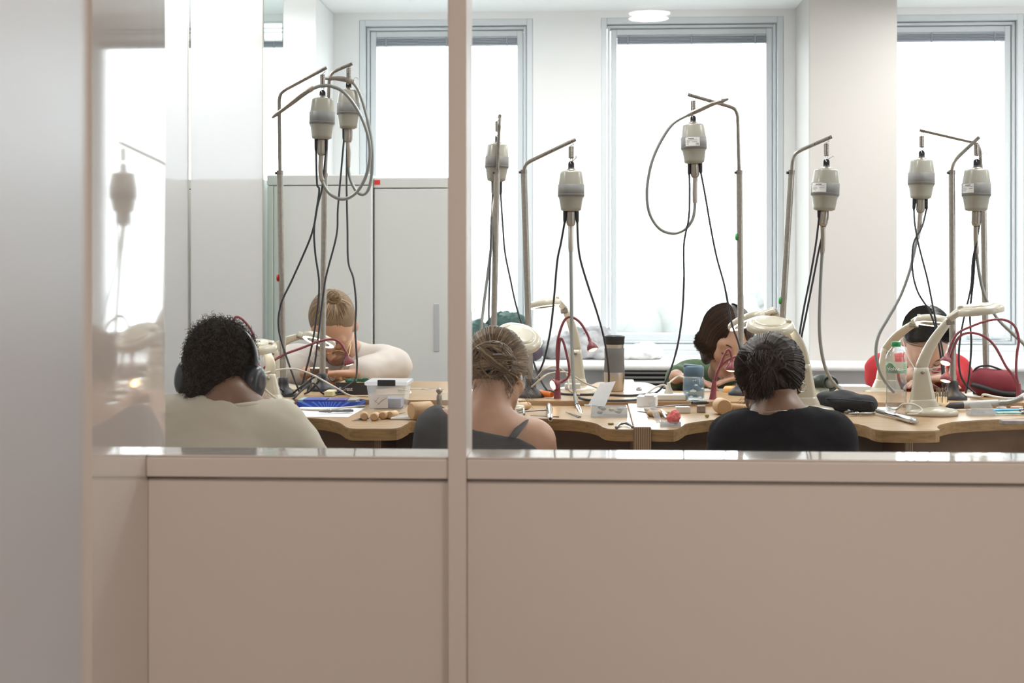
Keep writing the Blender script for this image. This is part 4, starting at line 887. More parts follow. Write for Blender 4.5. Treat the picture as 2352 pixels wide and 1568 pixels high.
sp_ = [P(1176, 1006, Y2-.165), P(1186, 992, Y2-.150), P(1196, 978, Y2-.115), P(1203, 966, Y2-.075), P(1209, 962, Y2-.03), P(1214, 972, Y2+.03)]
obj('shoulder_strap', MB().tube(smooth_path(sp_, 6), .0145, 12, flat=.22), M_top_g, p)
sdf_obj('trousers', inflate(leg+[tor[0]], .012), .008, M_jean, p, cut=lambda x, y, z: .11-z)
M_fair = hair_mat('hair_fair', [(.075, .048, .030), (.14, .09, .055), (.22, .145, .085), (.40, .28, .165)], .35)
M_fairb = mat('hair_fair_mass', (.13, .085, .052), .8, spec=.2, col2=(.075, .047, .03), nscale=30, stretch=(1, 1, 6), bump=.6, bscale=120)
kn = P(1129, 826, Y2-.120)
hair = sdf_obj('hair', [H.e((0, -.022, .036), (.082, .099, .086), 0), H.e((0, -.056, -.030), (.040, .034, .036), .03), ('e', tuple(kn+Vector((0, .015, 0))), (.038, .032, .034), None, .02), H.e((0, .060, -.05), (.085, .078, .11), .01, True), H.e((.085, .01, -.03), (.02, .03, .045), .006, True), H.e((-.085, .01, -.03), (.02, .03, .045), .006, True)], .0045, M_fairb, p)
gather('combed_strands', H.w((0, -.022, .034)), R, (.083*.97, .100*.97, .090*.97), kn, 3400, M_fair, hair, lambda r: Vector((r.gauss(0, 1), r.uniform(.05, 1), r.uniform(-.5, 1))) if r.random() < .72 else Vector((r.gauss(0, .5), -1, r.uniform(-1.4, -.2))), lift=.0015, r=.0008)
bun('bun', kn, (.055, .038, .046), Matrix.Identity(3), M_fair, 900, hair, r=.0010, loose=60, lr=.4)
rn = random.Random(8); mb = MB()
for k in range(210):   # loose wisps at the neck and temple
    if k < 180: s = P(rn.uniform(1092, 1180), rn.uniform(868, 896), Y2-.082+rn.uniform(0, .01)); g = Vector((rn.gauss(0, .25), .1, -1))
    else: s = H.w((.078, .03, rn.uniform(-.06, .03))); g = Vector((rn.uniform(.3, .9), .1, -1))
    L = rn.uniform(.008, .030) if k < 180 else rn.uniform(.02, .05); mb.tube(smooth_path([s, s+g*L*.5+Vector((rn.gauss(0, .003), 0, 0)), s+g*L+Vector((rn.gauss(0, .006), 0, 0))], 4), [.0005]*5+[.0004]*3+[.0002], 3, cap=False)
obj('loose_wisps', mb, M_fair, hair)
er = H.w((.084, -.012, -.050)); 
for nm, c, Rr in (('large_hoop_earring', P(1192, 884, er.y-.01), .0085), ('small_hoop_earring', P(1192, 862, er.y-.008), .0065), ('large_hoop_earring', P(1088, 885, er.y+.01), .008)):
    mb = MB(); ring(mb, c, Rr*1.15, .0011, (-.25, 1, .05)); obj(nm, mb, M_gold, p)
obj('earbud', MB().ell(P(1197, 868, er.y-.012), (.004, .004, .008), 8), mat('earbud_white', (.85, .85, .86), .3), p)
# ==== P3: dark tied-up hair, black T-shirt, hoops
Y3 = 3.80
p = empty('person', (P(1790, 900, Y3).x, Y3-.08, 0)); tag(p, 'person with dark brown tied-up hair, silver hoops and black T-shirt, back to the camera', 'person')
hc = P(1767, 880, Y3); R = rotm(10, 22, -5); H = Head(hc, R, .94)
nb = P(1793, 955, Y3-.08); sl, sr = P(1697, 1015, Y3-.06), P(1900, 1014, Y3-.06); chest = P(1798, 1150, Y3-.05); hip = Vector((chest.x, Y3-.10, .50))
tor = torso(hip, chest, nb, sl, sr, 1.0, 1.05)
ela, elb = W(1655, Y3+.10, .70), W(1940, Y3+.10, .70); wa, wb = W(1765, Y3+.42, .968), W(1808, Y3+.42, .968)
arms = arm(sl, ela, wa, (.058, .040, .026))+arm(sr, elb, wb, (.058, .040, .026)); hands = hand(wa, (.3, 1, 0), (0, 0, -1), .3, -1)+hand(wb, (-.3, 1, 0), (0, 0, -1), .3, 1); leg = legs(hip, Y3+.34, Y3+.3)
body = H.prims(True)+[('c', tuple(H.w((0, -.03, -.05))), tuple(nb), .054, .060, .03)]+tor+arms+hands+leg
sdf_obj('body', body, .005, M_skin4, p)
top = inflate(tor[1:], .015)+inflate(arm(sl, sl+(ela-sl)*.9, sl+(ela-sl)*.95, (.064, .062, .060))[:2]+arm(sr, sr+(elb-sr)*.9, sr+(elb-sr)*.95, (.064, .062, .060))[:2], .010)
sdf_obj('t_shirt', top+[('e', tuple(nb+Vector((0, .035, .025))), (.078, .095, .055), None, .01, -1)], .0055, M_tee_k, p, disp=folds(.006, 18, 3))
sdf_obj('collar', [('e', tuple(nb+Vector((0, .015, -.006))), (.088, .086, .016), None, 0), ('e', tuple(nb+Vector((0, .02, .0))), (.079, .077, .06), None, .004, -1)], .004, M_tee_k, p)
sdf_obj('trousers', inflate(leg+[tor[0]], .012), .008, M_jean, p, cut=lambda x, y, z: .11-z)
M_dkh = hair_mat('hair_dark_brown', [(.010, .006, .0045), (.020, .011, .008), (.036, .020, .014), (.060, .032, .023)], .5)
M_dkb = mat('hair_dark_mass', (.022, .012, .009), .85, spec=.15, col2=(.016, .010, .008), nscale=40, stretch=(4, 4, 1), bump=.8, bscale=140)
kn = P(1756, 826, Y3-.10)
hair = sdf_obj('hair', [H.e((0, -.024, .034), (.084, .099, .089), 0), H.e((0, -.058, -.028), (.048, .036, .040), .03), ('c', tuple(kn+Vector((0, .01, .01))), tuple(P(1752, 900, Y3-.085)), .030, .014, .02), H.e((0, .060, -.05), (.090, .078, .11), .01, True), H.e((.088, .01, -.03), (.02, .03, .045), .006, True), H.e((-.088, .01, -.03), (.02, .03, .045), .006, True)], .0045, M_dkb, p, disp=lambda x, y, z: .0015*snoise(x, y, z, 90, 4))
gather('combed_strands', H.w((0, -.024, .034)), R, (.084, .099, .089), kn, 2600, M_dkh, hair, lambda r: Vector((r.gauss(0, 1), r.uniform(.05, 1), r.uniform(-.5, 1))) if r.random() < .72 else Vector((r.gauss(0, .6), -1, r.uniform(-1.4, -.2))), lift=.002, r=.0008, wob=.006, seed=4)
bun('knot', kn+Vector((.006, -.010, .004)), (.030, .018, .024), Matrix.Identity(3), M_dkh, 320, hair, seed=14, r=.0009, loose=20, lr=.25)
rn = random.Random(12); mb = MB()
for k in range(420):   # the tied tail hanging flat against the neck, twisted at the knot
    o_ = Vector((rn.gauss(0, .011), rn.uniform(-.020, -.002), rn.gauss(0, .006))); a = kn+Vector((rn.gauss(0, .018), -.016, rn.uniform(-.008, .026))); b = P(1753, 862, Y3-.118)+o_; c = P(1752+rn.gauss(0, 10), rn.uniform(885, 918), Y3-.105)+o_*.6
    mb.tube(smooth_path([a, a*.6+b*.4+Vector((rn.gauss(0, .012), -.014, 0)), b, c], 5), [.0014]*12+[.0010, .0008, .0006, .0003], 3, cap=False)
for k in range(160):
    s = P(rn.uniform(1712, 1800), rn.uniform(885, 912), Y3-.078); mb.tube(smooth_path([s, s+Vector((rn.gauss(0, .004), .004, -.012)), s+Vector((rn.gauss(0, .010), .008, -.012-rn.uniform(.004, .02)))], 3), [.0005, .0005, .0004, .0004, .0003, .0003, .0002], 3, cap=False)
for k in range(50):
    a = surf(hc, R, (.088, .10, .09), Vector((rn.gauss(0, 1), rn.uniform(-1, .6), rn.uniform(-.3, 1))), 0); d = (a-hc).normalized(); L = rn.uniform(.004, .013)
    mb.tube([a, a+d*L*.4+Vector((rn.gauss(0, .004), 0, rn.gauss(0, .004))), a+d*L*.6+Vector((rn.gauss(0, .01), 0, rn.gauss(0, .01)))], [.0005, .0004, .0002], 3, cap=False)
obj('tied_tail', mb, M_dkh, hair)
mb = MB(); ring(mb, P(1732, 934, Y3-.01), .0115, .0024, (.3, 1, 0)); obj('hoop_earring', mb, M_silver, p)
mb = MB(); ring(mb, P(1841, 889, Y3-.01), .0125, .0016, (-.55, .8, 0)); obj('hoop_earring', mb, M_silver, p)
mb = MB(); mb.tube(smooth_path([P(1733, 945, Y3-.02), P(1755, 947, Y3-.13), P(1790, 943, Y3-.155), P(1815, 944, Y3-.13), P(1838, 952, Y3-.02)], 6), .0009, 5); obj('necklace', mb, M_silver, p)
# ==== P4: far side, blond topknot, white T-shirt, looking down
Y4 = 5.28
p = empty('person', (P(775, 900, Y4).x, Y4+.22, 0)); tag(p, 'person with blond topknot and white T-shirt leaning over the far bench', 'person')
hc = P(765, 750, Y4); R = rotm(180-3, 52, 2); H = Head(hc, R, 1.06)
nb = P(782, 800, Y4+.12); sl, sr = P(884, 842, Y4+.14), P(672, 838, Y4+.14); sl, sr = sr, sl
chest = P(780, 985, Y4+.23); hip = Vector((chest.x, Y4+.36, .50))
tor = torso(hip, chest, nb, sl, sr, 1.12, 1.1)
ela, elb = W(642, Y4+.13, TZ+.075), W(905, Y4+.10, TZ+.075); wa, wb = W(702, Y4-.02), W(822, Y4-.07)
arms = arm(sl, ela, wa, (.058, .042, .028))+arm(sr, elb, wb, (.058, .042, .028)); hands = hand(wa, (.8, -.45, .05), (0, -.1, -1), .3, 1)+hand(wb, (-.8, -.35, .05), (0, -.1, -1), .3, -1)
leg = legs(hip, Y4+.02, Y4+.10)
body = H.prims()+[('c', tuple(H.w((0, -.03, -.05))), tuple(nb), .056, .064, .03)]+tor+arms+hands+leg
sdf_obj('body', body, .0048, M_skin1, p)
top = inflate(tor[1:], .015)+inflate(arm(sl, ela, ela+(wa-ela)*.8, (.064, .054, .046))+arm(sr, elb, elb+(wb-elb)*.8, (.064, .054, .05)), .010)
sdf_obj('t_shirt', top+[('e', tuple(nb+Vector((0, -.05, .01))), (.078, .085, .055), None, .01, -1)], .006, M_tee_w, p, disp=folds(.0035, 18, 7))
sdf_obj('trousers', inflate(leg+[tor[0]], .012), .008, M_jean, p, cut=lambda x, y, z: .11-z)
M_blond = hair_mat('hair_blond', [(.13, .085, .05), (.22, .145, .085), (.32, .22, .13), (.42, .31, .19)], .4)
M_blondb = mat('hair_blond_mass', (.20, .135, .08), .7, bump=.15, bscale=120)
kn = H.w((-.026, -.035, .126))
hair = sdf_obj('hair', [H.e((0, -.024, .036), (.0815, .095, .088), 0), ('e', tuple(kn), (.022, .022, .020), None, .02), H.e((0, .078, -.047), (.056, .062, .094), .008, True), H.e((-.038, .075, .056), (.022, .035, .024), .008, True), H.e((.038, .075, .056), (.022, .035, .024), .008, True), H.e((.09, .0, -.035), (.025, .035, .04), .006, True), H.e((-.09, .0, -.035), (.025, .035, .04), .006, True)], .0045, M_blondb, p)
gather('combed_strands', H.w((0, -.024, .036)), R, (.081, .095, .0875), kn, 3800, M_blond, hair, lambda r: Vector((r.gauss(0, 1), r.uniform(-.8, 1), r.uniform(-.1, 1))) if r.random() < .35 else (lambda a: Vector((a, 1, r.uniform(.42+.35*min(1, abs(a)), 1.1))))(r.gauss(0, .6)), lift=.0018, r=.0008, wob=.004, seed=6)
bun('topknot', kn, (.025, .024, .022), R, M_blond, 260, hair, seed=9, r=.0009, loose=14, lr=.35)
H.features(p, mat('lips_rose', (.42, .17, .13), .45), mat('brow_brown', (.14, .085, .05), .6))
rn = random.Random(3); mb = MB()
for k in range(520):    # short beard
    a = rn.uniform(-1.15, 1.15); zz = rn.uniform(-.118, -.060); c = H.w((math.sin(a)*.052, .026+math.cos(a)*.052*(1+.0*zz), zz)); 
    if abs(a) < .42 and -.080 < zz: continue
    d = (c-H.w((0, .02, -.04))).normalized(); d2 = (d+Vector((0, 0, -.8))).normalized(); mb.tube([c-d*.004, c+d2*.007, c+d2*.011], [.0006, .0006, .0003], 3, cap=False)
obj('beard', mb, M_blond, p)
mb = MB(); mb.tube(smooth_path([P(737, 800, Y4+.0), P(742, 830, Y4-.03), P(755, 850, Y4-.04), P(770, 858, Y4-.045), P(785, 850, Y4-.04), P(798, 825, Y4-.02), P(806, 790, Y4+.02)], 6), .0014, 5); obj('gold_chain', mb, M_gold, p)
mb = MB(); mb.tube(smooth_path([P(735, 815, Y4+.0), P(752, 860, Y4-.05), P(764, 876, Y4-.06), P(776, 860, Y4-.05), P(800, 800, Y4-.0)], 6), .0011, 5); obj('black_cord', mb, M_black, p)
def specs(H, parent, m, r=.0008):
    g = empty('glasses', H.w((0, .1, 0))); 
    for q in (-1, 1):
        mb = MB(); n = R @ Vector((0, 1, -.12)); M = frame(H.w((q*.033, .106, -.012)), R @ Vector((1, 0, 0)), n)
        mb.tube([M @ Vector((.024*math.cos(2*math.pi*i/24), .020*math.sin(2*math.pi*i/24), 0)) for i in range(24)], r, 6, closed=True); obj('rim', mb, m, g)
        obj('temple_arm', MB().tube([H.w((q*.057, .103, -.006)), H.w((q*.075, .06, -.002)), H.w((q*.084, -.02, -.002))], r, 6), m, g)
        obj('lens', MB().lathe([(.0005, 0), (.0236, .0)], M @ Matrix.Diagonal((1, .83, 1, 1)), 24, cap=False), thin_glass('spectacle_glass', (.95, .97, .97)), g)
    obj('bridge', MB().tube([H.w((-.010, .108, -.006)), H.w((0, .112, -.002)), H.w((.010, .108, -.006))], r, 6), m, g); return g
tag(specs(H, p, M_gold), 'thin wire glasses worn by the person with the blond topknot', 'glasses')
# ==== P5: far side, dark bob, green jumper
Y5 = 5.17
p = empty('person', (P(1670, 900, Y5).x, Y5+.24, 0)); tag(p, 'person with dark bobbed hair and green jumper looking down behind the blue bottle', 'person')
hc = P(1671, 783, Y5); R = rotm(180+12, 24, -8); H = Head(hc, R, 1.0)
nb = P(1668, 865, Y5+.17); sl, sr = P(1588, 868, Y5+.23), P(1762, 868, Y5+.23); chest = P(1672, 1000, Y5+.31); hip = Vector((chest.x, Y5+.44, .50))
tor = torso(hip, chest, nb, sl, sr, .95, 1.0)
ela, elb = W(1562, Y5+.17, TZ+.036), W(1762, Y5+.17, TZ+.036); wa, wb = W(1552, Y5-.04), W(1735, Y5-.05)
arms = arm(sl, ela, wa, (.048, .038, .024))+arm(sr, elb, wb, (.048, .038, .024)); hands = hand(wa, (.9, -.5, -.10), (0, -.1, -1), .3, 1, .92)+hand(wb, (-1, -.25, -.05), (0, -.1, -1), .3, -1, .92)
leg = legs(hip, Y5+.05, Y5+.12, sc=.9)
body = H.prims(True)+[('c', tuple(H.w((0, -.03, -.05))), tuple(nb), .048, .056, .03)]+tor+arms+hands+leg
sdf_obj('body', body, .0045, M_skin3, p)
sdf_obj('green_jumper', inflate(tor[1:]+arm(sl, ela, ela+(wa-ela)*.72, (.048, .036, .028))+arm(sr, elb, elb+(wb-elb)*.72, (.048, .036, .028)), .012)+[('c', tuple(nb+Vector((0, -.005, -.02))), tuple(nb+Vector((0, .0, .022))), .068, .060, .02), ('e', tuple(nb+Vector((0, -.03, .06))), (.060, .075, .05), None, .006, -1)], .0058, M_jump, p, disp=folds(.003, 20, 2))
sdf_obj('trousers', inflate(leg+[tor[0]], .012), .008, M_jean, p, cut=lambda x, y, z: .11-z)
M_bob = hair_mat('hair_bob', [(.016, .010, .008), (.035, .022, .016), (.060, .036, .026), (.09, .055, .04)], .35)
hair = sdf_obj('hair', [H.e((0, -.026, .038), (.089, .100, .085), 0), H.e((-.058, -.012, -.028), (.026, .058, .078), .03), H.e((.058, -.012, -.028), (.026, .058, .078), .03), H.e((0, -.07, -.03), (.075, .045, .085), .03), H.e((0, .085, -.045), (.062, .070, .115), .012, True)], .0048, mat('hair_bob_mass', (.030, .019, .014), .4, bump=.6, bscale=120), p)
rn = random.Random(21); mb = MB()
for k in range(3200):
    s = 1 if rn.random() < .5 else -1; az = rn.uniform(.15, 2.9); part = Vector((.010, .06*math.cos(az)-.02, .0)); 
    d0 = Vector((s*.15, math.cos(az)*.85, 1.0)); d1 = Vector((s*1.0*math.sin(az)+s*.15, math.cos(az)*.75, -.05)); l = rn.uniform(.0, .005); pts = []
    for i in range(7):
        d = d0.normalized().lerp(d1.normalized(), i/6); pts.append(surf(H.w((0, -.026, .038)), R, (.0895, .1005, .0855), d, l))
    e1 = pts[-1]; loc = R.transposed() @ (e1-hc)
    if loc.y > .07 and abs(loc.x) < .066: continue
    out = R @ Vector((s*.5, rn.uniform(-.1, .2), 0)); drop = rn.uniform(.050, .088)
    pts += [e1+R @ Vector((s*.002, 0, -drop*.5)), e1+R @ Vector((s*.002, 0, -drop*.85)), e1+R @ Vector((0, 0, -drop))+out*rn.uniform(.006, .022), e1+R @ Vector((0, 0, -drop*1.0))+out*rn.uniform(.015, .034)]
    mb.tube(pts, [.0010]*8+[.0008, .0006, .0003], 3, cap=False)
obj('bobbed_strands', mb, M_bob, hair)
H.features(p, mat('lips_brown', (.36, .13, .11), .42), mat('brow_dark', (.025, .016, .012), .6))
mb = MB(); ring(mb, H.w((.082, .0, -.045)), .006, .0012, (0, 1, 0)); obj('hoop_earring', mb, M_silver, p)
# ==== P6: far side, black parted hair, red top, clear glasses
Y6 = 5.20
p = empty('person', (P(2115, 900, Y6).x, Y6+.24, 0)); tag(p, 'person with black centre-parted hair and red top bent low behind the magnifier lamps', 'person')
hc = P(2126, 786, Y6); R = rotm(180+2, 56, -3); H = Head(hc, R, .98)
nb = P(2118, 833, Y6+.13); sl, sr = P(2026, 857, Y6+.17), P(2190, 857, Y6+.17); chest = P(2112, 985, Y6+.26); hip = Vector((chest.x, Y6+.36, .50))
tor = torso(hip, chest, nb, sl, sr, .98, 1.0)
ela, elb = W(2022, Y6+.17, TZ+.040), W(2198, Y6+.17, TZ+.040); wa, wb = W(2095, Y6+.02), W(2170, Y6-.03)
arms = arm(sl, ela, wa, (.048, .038, .024))+arm(sr, elb, wb, (.048, .038, .024)); hands = hand(wa, (.9, -.4, -.05), (0, -.1, -1), .3, 1, .92)+hand(wb, (-.9, -.4, -.05), (0, -.1, -1), .3, -1, .92)
leg = legs(hip, Y6+.02, Y6+.10, sc=.9)
sdf_obj('body', H.prims(True)+[('c', tuple(H.w((0, -.03, -.05))), tuple(nb), .048, .056, .03)]+tor+arms+hands+leg, .0045, M_skin5, p)
sdf_obj('red_top', inflate(tor[1:]+arm(sl, ela, ela+(wa-ela)*.6, (.050, .038, .030))+arm(sr, elb, elb+(wb-elb)*.6, (.050, .038, .030)), .012)+[('e', tuple(nb+Vector((0, -.055, .02))), (.072, .080, .05), None, .008, -1)], .006, M_red, p, disp=folds(.0035, 18, 9))
sdf_obj('trousers', inflate(leg+[tor[0]], .012), .008, M_jean, p, cut=lambda x, y, z: .11-z)
M_blk = hair_mat('hair_black', [(.006, .006, .007), (.012, .012, .013), (.024, .023, .024)], .3)
kn = H.w((0, -.105, .005))
hair = sdf_obj('hair', [H.e((0, -.026, .036), (.082, .096, .086), 0), ('e', tuple(kn), (.026, .022, .026), None, .02), H.e((0, .084, -.048), (.060, .066, .100), .012, True), H.e((.09, .0, -.045), (.022, .035, .045), .006, True), H.e((-.09, .0, -.045), (.022, .035, .045), .006, True), H.cp((0, .09, .09), (0, -.03, .132), .0015, .0012, .003, True)], .0042, mat('hair_black_sleek', (.010, .010, .011), .4, bump=.5, bscale=120), p)
for s in (-1, 1):
    gather('combed_side', H.w((0, -.026, .036)), R, (.082, .096, .086), H.w((s*.088, -.05, -.02)), 800, M_blk, hair, (lambda s: lambda r: Vector((s*r.uniform(.01, .12), r.uniform(-.9, 1.0), 1.0)))(s), lift=.0018, r=.0009, wob=.002, seed=30+s)
pt = [surf(H.w((0, -.026, .036)), R, (.082, .096, .086), Vector((0, math.cos(a), math.sin(a))), .0035) for a in [.75+.12*i for i in range(8)]]; obj('hair_parting', MB().tube(pt, .0011, 6), M_skin5, hair)
H.features(p, mat('lips_rose', (.42, .17, .13), .45), mat('brow_dark', (.025, .016, .012), .6))
tag(specs(H, p, mat('clear_frame', (.75, .75, .77), .2), .0018), 'clear-rimmed glasses worn by the person in the red top', 'glasses')
for x, y, l, t in ((P(520, 900, Y1).x, Y1-.12, 'stool under the person with headphones', .352), (P(1112, 900, Y2).x, Y2-.12, 'stool under the person with the fair bun', .352), (P(1798, 900, Y3).x, Y3-.12, 'stool under the person in the black T-shirt', .352),
                   (P(780, 900, Y4).x, Y4+.38, 'stool under the person with the topknot', .352), (P(1672, 900, Y5).x, Y5+.46, 'stool under the person in green', .352), (P(2112, 900, Y6).x, Y6+.38, 'stool under the person in red', .352)):
    stool(x, y, l, t)
# ---------------------------------------------------------------- things lying on the benches
M_beech = wood('beech', (.62, .42, .24), (.50, .32, .17), .5, 5, (1, 1, 1), .05); M_mgrey = mat('tool_grey', (.17, .17, .18), .35, metal=.7)
M_wplast = mat('white_plastic', (.74, .73, .70), .4); M_clear = clear_plastic('cloudy_plastic', (.93, .95, .96), .22); M_clear2 = clear_plastic('clear_plastic', (.96, .98, .98), .08)
M_cable = mat('cream_cable', (.56, .52, .44), .5); M_navy = mat('tin_blue', (.02, .06, .32), .35); M_orange = mat('orange_grip', (.75, .20, .03), .5)
def W2(px, py, z): p = T(px, py, z); return p
def dirx(deg): a = math.radians(deg); return Vector((math.cos(a), math.sin(a), 0))
def single(name, mb, m, lab, cat, group=None): return tag(obj(name, mb, m), lab, cat, group)
def cord(lab, pts, r=.0026, m=None, cat='cable'):
    return single('cable', MB().tube(smooth_path(pts, 8), r, 7), m or M_cable, lab, cat)
# paper cup
c = T(733, 893, SZP); e = empty('paper_cup', c); tag(e, 'white paper cup with brown rim band between the two left poles', 'cup')
Mt = Matrix.Translation(c); hcup = Z(846, c.y)-c.z; rt = 21.5*c.y/FPX
obj('cup', MB().lathe([(rt*.70, 0), (rt*.70, .002), (rt*.96, hcup*.97), (rt, hcup*.985), (rt, hcup), (rt*.94, hcup), (rt*.66, .006), (.001, .006)], Mt, 32, cap=False), mat('cup_white', (.72, .70, .64), .6), e)
obj('brown_band', MB().lathe([(rt*.895, hcup*.70), (rt*.975, hcup*.955)], Mt @ Matrix.Diagonal((1.01, 1.01, 1, 1)), 32, cap=False), mat('cup_brown', (.16, .07, .045), .6), e)
obj('green_mark', MB().lathe([(rt*.72, hcup*.04), (rt*.76, hcup*.16)], Mt @ Matrix.Diagonal((1.012, 1.012, 1, 1)), 32, cap=False), mat('cup_green', (.25, .50, .20), .6), e)
# dark tin with green foam
def openbox(name, x0, x1, Yc, dp, z0, z1, m, e, t=.0025, M=None):
    mb = MB(); y0, y1 = Yc, Yc+dp
    mb.box((x0, y0, z0), (x1, y1, z0+t), M); mb.box((x0, y0, z0+t), (x0+t, y1, z1), M); mb.box((x1-t, y0, z0+t), (x1, y1, z1), M); mb.box((x0+t, y0, z0+t), (x1-t, y0+t, z1), M); mb.box((x0+t, y1-t, z0+t), (x1-t, y1, z1), M)
    return obj(name, mb, m, e)
Yb = 4.80; x0, x1 = X(771, Yb), X(850, Yb); e = empty('tool_case', ((x0+x1)/2, Yb, SZP)); tag(e, 'dark open case with wooden lining and green pieces behind the plastic box', 'case')
openbox('case_body', x0, x1, Yb, .14, SZP+.0003, Z(880, Yb), mat('case_dark', (.03, .03, .035), .4), e); 
obj('wood_lining', MB().box((x0+.004, Yb+.004, SZP+.004), (x1-.004, Yb+.135, Z(882, Yb))), mat('lining_wood', (.42, .25, .12), .5), e)
text('printed_word', 'Forest', .018, frame((x0+.035, Yb-.0006, Z(895, Yb)), (1, 0, 0), (0, -1, 0)), M_paperw, e)
rn = random.Random(4)
for k in range(7):
    cx = x0+.03+rn.random()*(x1-x0-.05); obj('green_piece', MB().rbox((cx-.010, Yb+.02+.012*k, Z(882, Yb)), (cx+.010, Yb+.03+.012*k, Z(882, Yb)+.010+rn.random()*.006), .003), mat('green_piece', (.02, .13, .08), .6), e)
single('notebook', MB().rbox((X(752, 4.78), 4.72, SZP+.0004), (X(772, 4.78), 4.80, SZP+.018), .002), mat('cream_book', (.70, .66, .42), .6), 'small cream block beside the dark open case', 'block')
# clear storage box with black latch and card
Yb = 4.47; x0, x1 = X(842, Yb), X(932, Yb); zt = Z(886, Yb); e = empty('storage_box', ((x0+x1)/2, Yb+.06, TZ)); tag(e, 'clear plastic storage box with white lid and black latch, wooden tools before it', 'box')
mb = MB(); a = .010
V = [(x0+a, Yb+a, TZ+.0005), (x1-a, Yb+a, TZ+.0005), (x1-a, Yb+.13, TZ+.0005), (x0+a, Yb+.13, TZ+.0005), (x0, Yb, zt), (x1, Yb, zt), (x1, Yb+.14, zt), (x0, Yb+.14, zt)]
mb.add(V, [(3, 2, 1, 0), (0, 1, 5, 4), (1, 2, 6, 5), (2, 3, 7, 6), (3, 0, 4, 7)]); obj('box_body', mb, M_clear, e)
obj('lid', MB().rbox((x0-.006, Yb-.006, zt), (x1+.006, Yb+.146, zt+.012), .003), clear_plastic('lid_plastic', (.95, .96, .98), .55), e)
obj('latch', MB().rbox((X(868, Yb), Yb-.012, zt-.002), (X(909, Yb), Yb-.0065, zt+.018), .002), M_black, e)
cd_ = obj('card', MB().box((X(848, Yb), Yb-.002, TZ+.004), (X(891, Yb), Yb-.0008, Z(907, Yb))), M_paperw, e)
sk = MB()
for q in (((860, 925), (870, 912)), ((866, 930), (880, 918)), ((858, 918), (872, 928)), ((874, 922), (887, 914))): sk = MB().tube([P(*q[0], Yb-.003), P(*q[1], Yb-.003)], .00035, 4); obj('sketch_line', sk, M_ink, cd_)
obj('paper_stack', MB().box((x0+.02, Yb+.03, TZ+.002), (x1-.02, Yb+.11, TZ+.030)), mat('paper_lilac', (.50, .50, .62), .7), e)
# sunburst tin
a, b = T(682, 935), T(828, 935); e = empty('tin_tray', ((a.x+b.x)/2, a.y, TZ)); tag(e, 'shallow blue sunburst tin tray in front of the second pole', 'tray')
x0, x1 = a.x, b.x; M_tin = bpy.data.materials.new('sunburst_blue'); M_tin.use_nodes = True; N = M_tin.node_tree.nodes; L = M_tin.node_tree.links
tc = N.new('ShaderNodeTexCoord'); sx = N.new('ShaderNodeSeparateXYZ'); L.new(tc.outputs['Object'], sx.inputs[0]); ad = N.new('ShaderNodeMath'); ad.operation = 'ADD'; ad.inputs[1].default_value = .022; L.new(sx.outputs[2], ad.inputs[0])
dv_ = N.new('ShaderNodeMath'); dv_.operation = 'ARCTAN2'; L.new(sx.outputs[0], dv_.inputs[0]); L.new(ad.outputs[0], dv_.inputs[1]); mu = N.new('ShaderNodeMath'); mu.operation = 'MULTIPLY'; mu.inputs[1].default_value = 26; L.new(dv_.outputs[0], mu.inputs[0])
sn = N.new('ShaderNodeMath'); sn.operation = 'SINE'; L.new(mu.outputs[0], sn.inputs[0]); cr = N.new('ShaderNodeValToRGB'); cr.color_ramp.elements[0].position = .45; cr.color_ramp.elements[1].position = .55; cr.color_ramp.elements[0].color = (.015, .05, .42, 1); cr.color_ramp.elements[1].color = (.08, .20, .62, 1)
L.new(sn.outputs[0], cr.inputs[0]); L.new(cr.outputs[0], N['Principled BSDF'].inputs['Base Color'])
openbox('tray_body', x0, x1, a.y, .10, TZ+.0005, TZ+.018, M_tin, e)
obj('tray_lining', MB().box((x0+.003, a.y+.003, TZ+.004), (x1-.003, a.y+.097, TZ+.012)), M_mgrey, e)
for k, (p0, p1, cc) in enumerate(((702, 752, (.05, .09, .40)), (756, 798, (.10, .10, .35)), (802, 822, (.35, .36, .36)), (690, 700, (.35, .50, .55)))):
    obj('packet', MB().rbox((X(p0, a.y+.05), a.y+.01, TZ+.0125), (X(p1, a.y+.05), a.y+.09, TZ+.024), .001), mat('packet_%d' % k, cc, .4), e)
